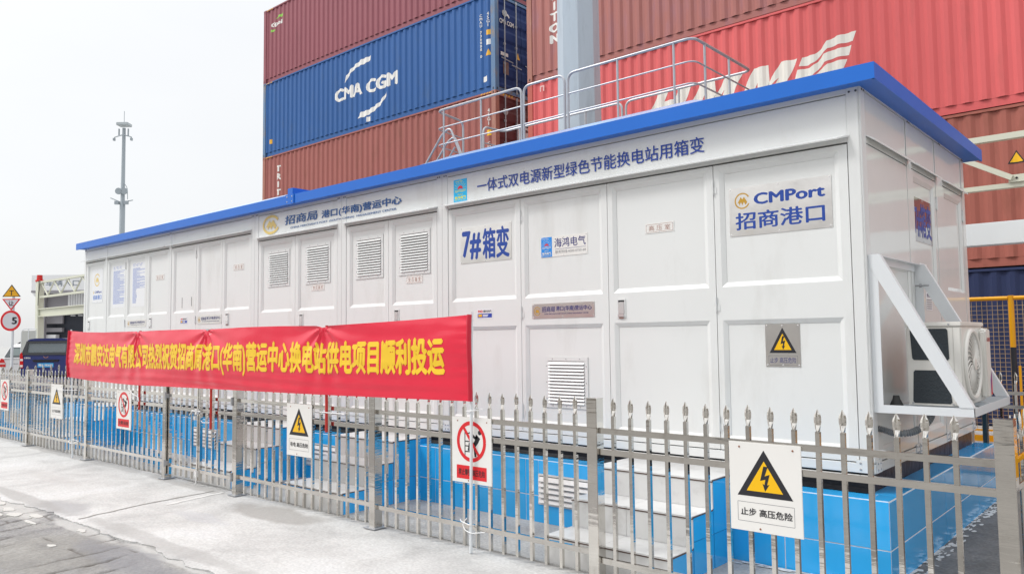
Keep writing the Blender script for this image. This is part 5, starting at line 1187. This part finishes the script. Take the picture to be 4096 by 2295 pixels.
poly([rect(-13.04, -13.0, 8.26, 8.42), rect(-12.93, -12.89, 8.26, 8.42), rect(-13.0, -12.93, 8.38, 8.42)], Fr((0, YC+.02, 0), (1, 0, 0)), .004, mat('faded_mark', (.75, .45, .42), .5), c7)

# ------------------------------------------------------------------ cream steelwork right of the kiosk
st = thing('steel_gantry', 'cream and white steel beams with a diagonal brace right of the kiosk', 'gantry', (-1, 13, 0))
def ib(name, x0, x1, z0, z1, m, y=13.0, w=.1):
    mb = MB(); f = .012; mb.box(x0, x1, y, y+w, z1-f, z1); mb.box(x0, x1, y, y+w, z0, z0+f); mb.box(x0, x1, y+w*.35, y+w*.55, z0+f, z1-f); return mb.build(name, m, st)
MB().box(-4.4, 2.6, 13, 13.1, 4.41, 4.50).build('upper_beam', CREAM, st, bevel=.004)
MB().box(-4.4, 2.6, 13, 13.1, 3.705, 3.776).build('lower_beam', CREAM, st, bevel=.004); MB().box(-1.915, 2.6, 12.99, 13.09, 3.777, 3.86).build('lower_beam_cap', CREAM, st, bevel=.004)
br_ = MB(); br_.prism([(-2.92, 4.40), (-2.78, 4.40), (-1.87, 3.87), (-1.90, 3.80)], 0, .07, Fr((0, 13.0, 0), (1, 0, 0))); br_.build('diagonal_brace', CREAM, st)
g_ = MB(); g_.box(-1.93, -1.68, 12.97, 12.99, 3.775, 3.88); g_.build('gusset', CREAM, st); MB().disc(Fr((0, 12.97, 0), (1, 0, 0)), -1.83, 3.83, 0, .015, .01, 10).build('bolt', DARK, st)
MB().box(-4.4, 2.6, 12.9, 13.1, 2.90, 3.222).build('white_beam', WSTEEL, st, bevel=.008)
for x in (-4.3, 2.5): MB().box(x-.1, x+.1, 12.95, 13.15, 0, 4.5).build('column', CREAM, st)
# ------------------------------------------------------------------ yellow mesh fence
yf = thing('mesh_fence', 'yellow framed wire mesh fence before the navy container at right', 'fence', (-.5, 11, 0))
for x in (-5.08, -3.38, -1.68, .02, 1.72, 3.4):
    MB().tube([(x, 11, 1.47), (x, 11, 2.09)], .031, 12).build('post', YEL, yf, smooth=True); MB().tube([(x, 11, 0), (x, 11, 1.47)], .031, 12).build('post_lower', mat('black_post_paint', (.02, .022, .03), .5), yf, smooth=True)
for a, b in ((-5.05, -3.41), (-3.35, -1.71), (-1.65, -.01), (.05, 1.69), (1.75, 3.37)):
    MB().tube([(a, 11, 2.058), (b, 11, 2.058)], .026, 10).build('top_rail', YEL, yf, smooth=True)
    MB().box(a, b, 10.98, 11.02, .458, .478).build('lower_rail', YEL, yf); MB().box(a, b, 10.97, 11.03, .335, .405).build('bottom_rail', YEL, yf)
    MB().box(a+.015, a+.04, 10.985, 11.015, .48, 1.25).build('inner_bar', YEL, yf)
    w = MB(); x = a+.03
    while x < b: w.box(x-.0022, x+.0022, 10.995, 10.999, .48, 2.032); x += .0555
    z = .50
    while z < 2.02: w.box(a, b, 10.9995, 11.003, z-.0022, z+.0022); z += .0525
    w.build('wire_mesh', WIRE, yf)
tag(MB().prism([(-1.9, 0), (3.5, 0), (3.5, .26), (-1.35, .26), (-1.75, .31), (-1.95, .31)], -.5, 0, Fr((0, 10.5, 0), (1, 0, 0))).build('wheel_stop', YEL, bevel=.01), 'low orange yellow barrier block on the ground before the mesh fence', 'barrier')

# ------------------------------------------------------------------ far left: traffic signs, vehicles, gate, mast
CU = Vector((.751, .66, 0)).normalized()
def camfr(x, y, rz=0.0):
    u = CU.copy(); u.rotate(Matrix.Rotation(rz, 3, 'Z')); return Fr((x, y, 0), tuple(u))
ts = thing('traffic_signs', 'pole with yellow T triangle, yield triangle and red ringed 5 at far left', 'traffic sign', (-27.41, 7.92, 0))
F = camfr(-27.41, 7.92)
MB().tube([(-27.39, 7.95, 0), (-27.39, 7.95, 3.35)], .04, 10).build('pole', PVC, ts, smooth=True)
def tri(a, z0, z1, up=True, k=1.0):
    P = [(-a, z0), (a, z0), (0, z1)] if up else [(-a, z1), (a, z1), (0, z0)]
    c = (0, (z0*2+z1)/3 if up else (z1*2+z0)/3); return [(c[0]+(x-c[0])*k, c[1]+(z-c[1])*k) for x, z in P]
s1 = MB().prism(tri(.285, 3.095, 3.475), .03, .04, F).build('triangle_board', PBLACK, ts); poly(tri(.285, 3.095, 3.475, True, .84), F, .042, mat('amber_print', (.75, .38, .01), .4), ts); poly([rect(-.072, .072, 3.27, 3.293), rect(-.014, .014, 3.14, 3.27)], F, .0435, PBLACK, ts)
s2 = MB().prism(tri(.285, 2.67, 3.035, False), .03, .04, F).build('yield_board', PRED, ts); poly(tri(.285, 2.67, 3.035, False, .76), F, .042, mat('pale_grey_print', (.62, .62, .66), .4), ts); text('让', F, -.085, .085, 2.82, 2.97, .0435, PBLACK, ts, bold=.03)
MB().disc(F, -.005, 2.362, .03, .315, .01, 36).build('round_board', PRED, ts); poly(arcpts(-.005, 2.362, .245, 0, 355, 36), F, .042, mat('pale_grey_print', (.62, .62, .66), .4), ts); text('5', F, .03, .20, 2.25, 2.47, .0435, PBLACK, ts, bold=.05)

def vfr(x, y, rz): return camfr(x, y, rz)
# blue van: hollow shell, rear face in the frame (a: across, b: up, c: towards the camera)
van = thing('parked_van', 'navy blue van seen from behind, left of the red banner', 'van', (-24.45, 7.94, 0))
V = vfr(-24.45, 7.94, math.radians(4)); hw = .69
def vcell(mb, a0, a1, b0, b1, c0, c1, lean0=0, lean1=0): 
    P = [V.p(a0, b0, c0-lean0), V.p(a1, b0, c0-lean0), V.p(a1, b0, c1), V.p(a0, b0, c1), V.p(a0, b1, c0-lean1), V.p(a1, b1, c0-lean1), V.p(a1, b1, c1), V.p(a0, b1, c1)]
    mb.add(P, [(0, 1, 2, 3), (4, 7, 6, 5), (0, 4, 5, 1), (1, 5, 6, 2), (2, 6, 7, 3), (3, 7, 4, 0)])
body = MB()
low = [(-hw, .30), (hw, .30), (hw+.02, .60), (hw+.01, 1.10), (hw-.02, 1.33), (-hw+.02, 1.33), (-hw-.01, 1.10), (-hw-.02, .60)]
body.prism(low, -3.8, 0, V); 
vb = body.build('body', VANBLUE, van, bevel=.03)
rearw = MB(); wa, wb, w0, w1 = -hw+.17, hw-.17, 1.40, 1.66
# rear pillars/frame leaning forward
def slab(P2, c0, c1, m, name, par):      # polygon with depth leaning: c offset grows with height
    n = len(P2); mb = MB(); le = lambda b: -(b-1.33)*.22
    mb.v = [V.p(a, b, c0+le(b)) for a, b in P2]+[V.p(a, b, c1+le(b)) for a, b in P2]
    mb.f = [tuple(range(n))[::-1], tuple(range(n, 2*n))]+[(i, (i+1) % n, (i+1) % n+n, i+n) for i in range(n)]
    return mb.build(name, m, par)
DKF = mat('black_window_surround', (.015, .017, .022), .2, coat=.4)
slab([(-hw+.02, 1.33), (hw-.02, 1.33), (hw-.05, w0), (-hw+.05, w0)], -.05, 0, DKF, 'rear_window_frame', van)
slab([(-hw+.03, w0), (wa, w0), (wa, w1), (-hw+.10, w1)], -.05, 0, DKF, 'rear_window_frame', van)
slab([(wb, w0), (hw-.03, w0), (hw-.10, w1), (wb, w1)], -.05, 0, DKF, 'rear_window_frame', van)
slab([(-hw+.10, w1), (hw-.10, w1), (hw-.11, 1.72), (-hw+.11, 1.72)], -.05, 0, DKF, 'rear_window_frame', van)
slab([(wa, w0), (wb, w0), (wb, w1), (wa, w1)], -.03, -.02, GLASS, 'rear_window', van)
rm = MB(); rm.prism([(-hw+.10, 1.715), (hw-.10, 1.715), (hw-.16, 1.775), (hw-.35, 1.80), (-hw+.35, 1.80), (-hw+.16, 1.775)], -2.9, -.10, V); rm.build('roof', VANBLUE, van, bevel=.02)
for s in (-1, 1):
    sw = MB(); sw.v = [V.p(s*(hw-.02), 1.33, -.02), V.p(s*(hw-.02), 1.33, -3.1), V.p(s*(hw-.11), 1.72, -2.6), V.p(s*(hw-.11), 1.72, -.15), V.p(s*(hw-.06), 1.33, -.02), V.p(s*(hw-.06), 1.33, -3.1), V.p(s*(hw-.15), 1.72, -2.6), V.p(s*(hw-.15), 1.72, -.15)]
    sw.f = [(0, 1, 2, 3), (4, 7, 6, 5), (0, 3, 7, 4), (1, 5, 6, 2), (0, 4, 5, 1), (3, 2, 6, 7)]; sw.build('side_window', DGLASS, van)
    lt_ = MB(); lt_.prism([(s*(hw+.01), .97), (s*(hw-.085), .97), (s*(hw-.085), 1.15), (s*(hw-.075), 1.28), (s*(hw-.04), 1.42), (s*(hw+.01), 1.36)], 0, .02, V); lt_.build('tail_lamp', TAIL, van, bevel=.005)
    l2 = MB(); l2.box(s*(hw-.005), s*(hw-.08), 1.0, 1.06, .021, .024, fr=V); l2.box(s*(hw-.005), s*(hw-.08), 1.17, 1.23, .021, .024, fr=V); l2.build('tail_lamp_clear', PWHITE, van)
    wv = Fr(V.p(s*(hw-.1), 0, -.75), tuple(V.n), (0, 0, 1)); MB().disc(wv, 0, .31, -.1, .31, .2, 20).build('wheel', TYRE, van)
    wv = Fr(V.p(s*(hw-.1), 0, -3.2), tuple(V.n), (0, 0, 1)); MB().disc(wv, 0, .31, -.1, .31, .2, 20).build('wheel', TYRE, van)
hb = MB(); hb.prism([(-.36, 1.195), (.38, 1.195), (.34, 1.14), (-.32, 1.14)], .002, .03, V); hb.build('tailgate_handle', DKF, van, bevel=.006)
pz = MB().box(-.215, .215, .985, 1.105, .002, .012, fr=V).build('number_plate', mat('plate_blue', (.03, .33, .70), .35), van)
text('粤B 9E6F3', V, -.195, .195, 1.01, 1.085, .0135, PWHITE, pz, bold=.03)
poly(ribbon_loops([[(-.065, 1.295), (-.04, 1.26), (-.012, 1.25)], [(-.03, 1.275), (0, 1.235), (.03, 1.275)], [(.012, 1.25), (.04, 1.26), (.065, 1.295)]], .016), V, .006, PRBROWN, vb, 'red_emblem')
text('五菱宏光', V, -hw+.10, -hw+.28, 1.23, 1.275, .006, PWHITE, vb, bold=.03)
bm_ = MB(); bm_.prism([(-hw-.03, .42), (hw+.03, .42), (hw+.03, .80), (-hw-.03, .80)], -.1, .07, V); bm_.build('rear_bumper', VANBLUE, van, bevel=.02)
# white car
car = thing('parked_car', 'silver white estate car seen from behind, beside the navy van', 'car', (-28.13, 8.54, 0))
V = vfr(-28.13, 8.54, math.radians(-3)); hw = .84
cb = MB(); cb.prism([(-hw+.04, .28), (hw-.04, .28), (hw, .5), (hw, .98), (hw-.05, 1.20), (-hw+.05, 1.20), (-hw, .98), (-hw, .5)], -4.2, 0, V); cbo = cb.build('body', CARWHITE, car, bevel=.06)
gh = MB(); gh.v = []
for (hwz, b, c0, c1) in ((hw-.05, 1.19, -.03, -3.0), (hw-.13, 1.56, -.25, -2.35), (hw-.22, 1.65, -.40, -2.2)):
    gh.v += [V.p(-hwz, b, c0), V.p(hwz, b, c0), V.p(hwz, b, c1), V.p(-hwz, b, c1)]
gh.f = [(i*4+j, i*4+(j+1) % 4, (i+1)*4+(j+1) % 4, (i+1)*4+j) for i in range(2) for j in range(4)]+[(8, 9, 10, 11)]
gh.build('cabin', CARWHITE, car, bevel=.03)
rw = MB(); rw.v = [V.p(-hw+.12, 1.23, -.035), V.p(hw-.12, 1.23, -.035), V.p(hw-.19, 1.54, -.22), V.p(-hw+.19, 1.54, -.22)]; rw.f = [(0, 1, 2, 3)]; rw.build('rear_window', DGLASS, car)
rw2 = MB(); rw2.v = [V.p(-hw+.27, 1.28, -.055), V.p(hw-.27, 1.28, -.055), V.p(hw-.30, 1.50, -.186), V.p(-hw+.30, 1.50, -.186)]; rw2.f = [(0, 1, 2, 3)]; rw2.build('rear_window_clear', mat('car_glass_clear', (.16, .2, .2), .08), car)
for s in (-1, 1):
    sw = MB(); sw.v = [V.p(s*(hw-.055), 1.23, -.22), V.p(s*(hw-.055), 1.23, -2.6), V.p(s*(hw-.125), 1.53, -2.2), V.p(s*(hw-.125), 1.53, -.4)]; sw.f = [(0, 1, 2, 3)]
    for i in range(4): sw.v[i] = sw.v[i]+V.u*s*.012
    sw.build('side_window', DGLASS, car)
    tl = MB(); tl.prism([(s*(hw+.005), .92), (s*(hw-.21), .92), (s*(hw-.19), 1.05), (s*(hw-.12), 1.18), (s*(hw-.04), 1.19), (s*(hw+.005), 1.1)], -.02, .015, V); tl.build('tail_lamp', TAIL, car, bevel=.01)
    MB().box(s*(hw-.01), s*(hw-.19), 1.0, 1.06, .016, .019, fr=V).build('tail_lamp_clear', mat('pale_pink_lens', (.65, .45, .45), .2), car)
    MB().tube([V.p(s*(hw-.25), 1.63, -.45), V.p(s*(hw-.25), 1.70, -.6), V.p(s*(hw-.25), 1.70, -2.0)], .022, 6).build('roof_rail', RUBBER, car)
    for c_ in (-.8, -3.3):
        wv = Fr(V.p(s*(hw-.1), 0, c_), tuple(V.n), (0, 0, 1)); MB().disc(wv, 0, .31, -.1, .31, .2, 20).build('wheel', TYRE, car)
text('LIVINA', V, -.5, -.22, 1.0, 1.035, .003, PGREY, cbo, bold=.03)
# grey panel board behind the cars
gb = thing('grey_panel_board', 'small grey two leaf panel board in a tube frame above the white car', 'board', (-26.45, 8.1, 0))
V = camfr(-26.45, 8.1)
for a in (-.2, .02): MB().box(a, a+.19, .9, 2.04, 0, .01, fr=V).build('leaf', mat('grey_board', (.52, .53, .50), .5), gb)
MB().tube(fillet([V.p(-.22, .0, -.01), V.p(-.22, 2.02, -.01), V.p(-.14, 2.10, -.01), V.p(.22, 2.10, -.01), V.p(.22, 0, -.01)], .05), .012, 6).build('tube_frame', WSTEEL, gb, smooth=True); MB().tube([V.p(.01, 0, .02), V.p(.01, 2.1, .02)], .010, 6).build('centre_post', WSTEEL, gb)
# truss gate
tg = thing('truss_gate', 'cream steel truss height gate with a red lamp on its post', 'gate', (-28, 9.85, 0))
TF = Fr((0, 9.85, 0), (1, 0, 0)); CR2 = mat('weathered_cream_paint', (.60, .61, .50), .5, var=.06, dirt=(.40, .25, .12), dirt_amt=.6, dscale=(1.5, 1.5, 3), dthr=.62)
for x in (-31.1, -21.4):
    MB().prism([(x-.10, 2.9), (x+.12, 2.9), (x+.10, 3.86), (x-.14, 3.86)], -.1, .1, TF).build('post_head', CR2, tg)
    MB().prism([(x-.03, 0), (x+.32, 0), (x+.13, 2.9), (x-.10, 2.9)], -.1, .1, TF).build('post', CR2, tg)
MB().tube([(-31.16, 9.85, 3.86), (-31.16, 9.85, 3.92), (-31.16, 9.85, 3.93), (-31.16, 9.85, 4.10)], .1, 12, rr=[.14, .14, .10, .09]).build('warning_lamp', mat('red_lamp_plastic', (.62, .02, .015), .35), tg, smooth=True)
MB().box(-31.0, -21.4, 3.80, 3.87, -.05, .05, fr=TF).build('top_chord', CR2, tg); MB().box(-31.0, -21.4, 3.27, 3.34, -.05, .05, fr=TF).build('bottom_chord', CR2, tg)
ibm = MB(); ibm.box(-30.95, -21.4, 2.86, 2.89, -.09, .09, fr=TF); ibm.box(-30.95, -21.4, 2.60, 2.63, -.09, .09, fr=TF); ibm.box(-30.95, -21.4, 2.63, 2.86, -.01, .03, fr=TF); ibm.build('lower_beam', CR2, tg)
x = -30.9; k = 0
while x < -21.8:
    a, b = (3.80, 3.34) if k % 2 == 0 else (3.34, 3.80); MB().tube([(x, 9.84, a), (x+.62, 9.84, b)], .028, 6).build('web_bar', CR2, tg); x += .62; k += 1
MB().tube(fillet([(-31.0, 9.75, 3.85), (-30.7, 9.72, 3.9), (-30.75, 9.72, 3.6), (-30.85, 9.72, 3.3), (-30.95, 9.75, 3.0)], .1), .012, 5).build('cable', RUBBER, tg)
# entrance building with the sign
eb = thing('entrance_building', 'white canopy building with vehicle entrance lettering behind the truss gate', 'building', (-36, 13.5, 0))
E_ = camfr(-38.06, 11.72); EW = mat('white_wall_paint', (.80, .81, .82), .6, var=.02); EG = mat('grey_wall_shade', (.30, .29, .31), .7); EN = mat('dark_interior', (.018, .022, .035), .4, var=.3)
bd = MB().box(0, 9, 3.95, 4.62, -.25, 0, fr=E_).build('sign_board', EW, eb)
text('车辆入口', E_, .62, 2.08, 4.13, 4.40, .01, mat('slate_print', (.10, .14, .20), .5), bd, bold=.0); text('K', E_, .38, .55, 4.15, 4.38, .01, mat('slate_print', (.10, .14, .20), .5), bd)
MB().box(0, 9, 3.86, 3.95, -.30, .02, fr=E_).build('canopy_edge', EG, eb)
MB().box(-.18, 9, 3.90, 3.97, -4, -.26, fr=E_).build('canopy', EW, eb); MB().prism([(-.18, 3.9), (.35, 3.9), (.35, 3.6), (.10, 3.6)], -.3, -.26, E_).build('bracket', EW, eb)
MB().box(.0, .20, 0, 3.9, -.6, -.4, fr=E_).build('column', EW, eb); MB().box(.25, .34, 0, 3.9, -.6, -.45, fr=E_).build('downpipe', EG, eb)
MB().box(-.1, 1.25, 3.0, 3.86, -.82, -.62, fr=E_).build('shaded_wall', EG, eb); MB().box(1.25, 9, 3.0, 3.86, -.82, -.62, fr=E_).build('corrugated_wall', EW, eb)
for i in range(9): MB().box(1.35+i*.11, 1.36+i*.11, 3.0, 3.86, -.62, -.61, fr=E_).build('sheet_rib', EG, eb)
MB().box(-.1, 9, 0, 3.0, -1.2, -1.0, fr=E_).build('dark_opening', EN, eb)
MB().box(.02, .90, 2.52, 2.98, -.98, -.85, fr=E_).build('shaded_panel', EG, eb); MB().box(.05, .92, 2.16, 2.34, -.98, -.80, fr=E_).build('shaded_panel', EG, eb); MB().box(.02, .70, 1.2, 2.04, -.98, -.7, fr=E_).build('pale_cabinet', EW, eb)
lw = MB()
for i in range(4): lw.box(1.2+i*.33, 1.4+i*.33, 2.86, 2.90, -.98, -.95, fr=E_)
stuff(lw.build('lit_slots', EW, eb))
# floodlight mast
fm = thing('floodlight_mast', 'tall slim grey lamp mast with two platforms against the pale sky', 'mast', (-97.2, 39.5, 0))
mx_, my_ = -97.2, 39.5; FG = mat('distant_mast_grey', (.30, .34, .37), .5, var=.08)
MB().tube([(mx_, my_, 0), (mx_, my_, 18.5), (mx_, my_, 18.6), (mx_, my_, 27.7)], .3, 12, rr=[.36, .31, .25, .19]).build('shaft', FG, fm, smooth=True)
V = camfr(mx_, my_); MB().box(-.70, .70, 27.95, 28.3, -.6, .6, fr=V).build('top_housing', mat('housing_grey', (.42, .46, .48), .5), fm, bevel=.05)
MB().tube([(mx_, my_, 28.3), (mx_, my_, 29.8)], .035, 6).build('lightning_rod', FG, fm)
for s in (-1, 1):
    MB().tube([V.p(s*.15, 26.8, .2), V.p(s*1.0, 26.55, .2), V.p(s*1.05, 26.3, .2)], .07, 6).build('arm', FG, fm); MB().box(s*.5, s*.62, 26.7, 27.6, .0, .15, fr=V).build('antenna', FG, fm); MB().box(s*.95, s*1.15, 26.1, 26.4, .1, .4, fr=V).build('camera_head', FG, fm)
    MB().tube([V.p(s*.2, 18.6, .2), V.p(s*1.35, 19.1-.3*(s > 0), .2)], .06, 6).build('arm', FG, fm); MB().disc(Fr(V.p(s*.35, 19.9, .25), tuple(V.u)), 0, 0, 0, .40, .15, 14).build('dish', FG, fm); MB().box(s*.3, s*.8, 18.3, 18.7, .1, .4, fr=V).build('floodlight', FG, fm)
MB().tube(fillet([V.p(.25, 20.9, .2), V.p(.65, 20.3, .2), V.p(.7, 18.9, .2)], .3), .04, 6).build('cable_loop', FG, fm)

# two people in work clothes beyond the van
def person(x, y, label, jac, face):
    t = thing('person', label, 'person', (x, y, 0))
    me = bpy.data.meshes.new('body'); bm = bmesh.new()
    J = {'pel': (0, 0, .93, .13), 'ch': (0, 0, 1.22, .15), 'sh': (0, 0, 1.40, .13), 'nk': (0, 0, 1.50, .055), 'hd': (0, -.01, 1.60, .09), 'tp': (0, -.01, 1.68, .085)}
    E = [('pel', 'ch'), ('ch', 'sh'), ('sh', 'nk'), ('nk', 'hd'), ('hd', 'tp')]
    for s, n in ((-1, 'l'), (1, 'r')):
        J['s'+n] = (s*.18, 0, 1.40, .065); J['e'+n] = (s*.25, .02, 1.13, .045); J['w'+n] = (s*.22, -.10, .92, .03); J['f'+n] = (s*.21, -.15, .84, .028)
        J['h'+n] = (s*.09, 0, .88, .09); J['k'+n] = (s*.10, -.02, .49, .06); J['a'+n] = (s*.10, .02, .09, .042); J['t'+n] = (s*.11, -.15, .05, .04)
        E += [('sh', 's'+n), ('s'+n, 'e'+n), ('e'+n, 'w'+n), ('w'+n, 'f'+n), ('pel', 'h'+n), ('h'+n, 'k'+n), ('k'+n, 'a'+n), ('a'+n, 't'+n)]
    vv = {k: bm.verts.new(v[:3]) for k, v in J.items()}
    for a, b in E: bm.edges.new((vv[a], vv[b]))
    bm.to_mesh(me); idx = list(J.keys()); bm.free()
    o = bpy.data.objects.new('body', me); COL.objects.link(o)
    md = o.modifiers.new('skin', 'SKIN')
    if not me.skin_vertices: 
        bpy.context.view_layer.objects.active = o
    for i, k in enumerate(idx):
        me.skin_vertices[0].data[i].radius = (J[k][3], J[k][3]); me.skin_vertices[0].data[i].use_root = (k == 'pel')
    sb = o.modifiers.new('sub', 'SUBSURF'); sb.levels = 1; sb.render_levels = 2
    bpy.context.view_layer.update(); dg = bpy.context.evaluated_depsgraph_get(); m2 = bpy.data.meshes.new_from_object(o.evaluated_get(dg)); o.modifiers.clear(); o.data = m2
    SK = mat('skin', (.45, .26, .18), .5); TR = mat('dark_trousers', (.03, .04, .08), .8); m2.materials.clear()
    for q in (jac, SK, TR, mat('hard_hat_white', (.75, .75, .72), .3)): m2.materials.append(q)
    for p in m2.polygons: 
        z = p.center.z; p.material_index = 3 if z > 1.66 else 1 if z > 1.50 or (z < .90 and abs(p.center.x) > .18) else 2 if z < .93 else 0; p.use_smooth = True
    o.parent = t; t.rotation_euler = (0, 0, face)
    vsx = MB()
    for s in (-1, 1): vsx.box(x+s*.10-.03, x+s*.10+.03, y-.165, y-.15, 1.0, 1.42)
    vsx.box(x-.17, x+.17, y-.166, y-.152, 1.08, 1.14); OFF[t.name] = Vector((x, y, 0)); v = vsx.build('reflective_vest', mat('lime_vest', (.50, .72, .06), .6), t)
    return t
person(-29.72, 9.95, 'worker in bright blue jacket and lime vest seen through the right of the van window', mat('work_blue', (.03, .13, .50), .7), math.radians(30))
person(-29.95, 9.62, 'worker in pale blue jacket seen through the middle of the van window', mat('pale_work_blue', (.15, .30, .50), .7), math.radians(60))

# ------------------------------------------------------------------ warehouse across the road (behind the camera, mirrored in the steel)
wh = thing('warehouse', 'long low tan warehouse across the road, mirrored in the steel fence', 'building', (-5, -16, 0))
WT = mat('tan_cladding', (.40, .355, .30), .7, var=.15, vscale=(.4, .4, .4))
MB().box(-45, 35, -24, -16, 0, 5.6).build('wall', WT, wh); MB().box(-45.3, 35.3, -24.3, -15.7, 5.6, 5.9).build('roof', mat('grey_roof_sheet', (.35, .35, .36), .6), wh)
for i in range(9): MB().box(-38+i*8, -34+i*8, -15.98, -15.92, 0, 3.8).build('roller_door', mat('grey_shutter', (.33, .33, .32), .6), wh)
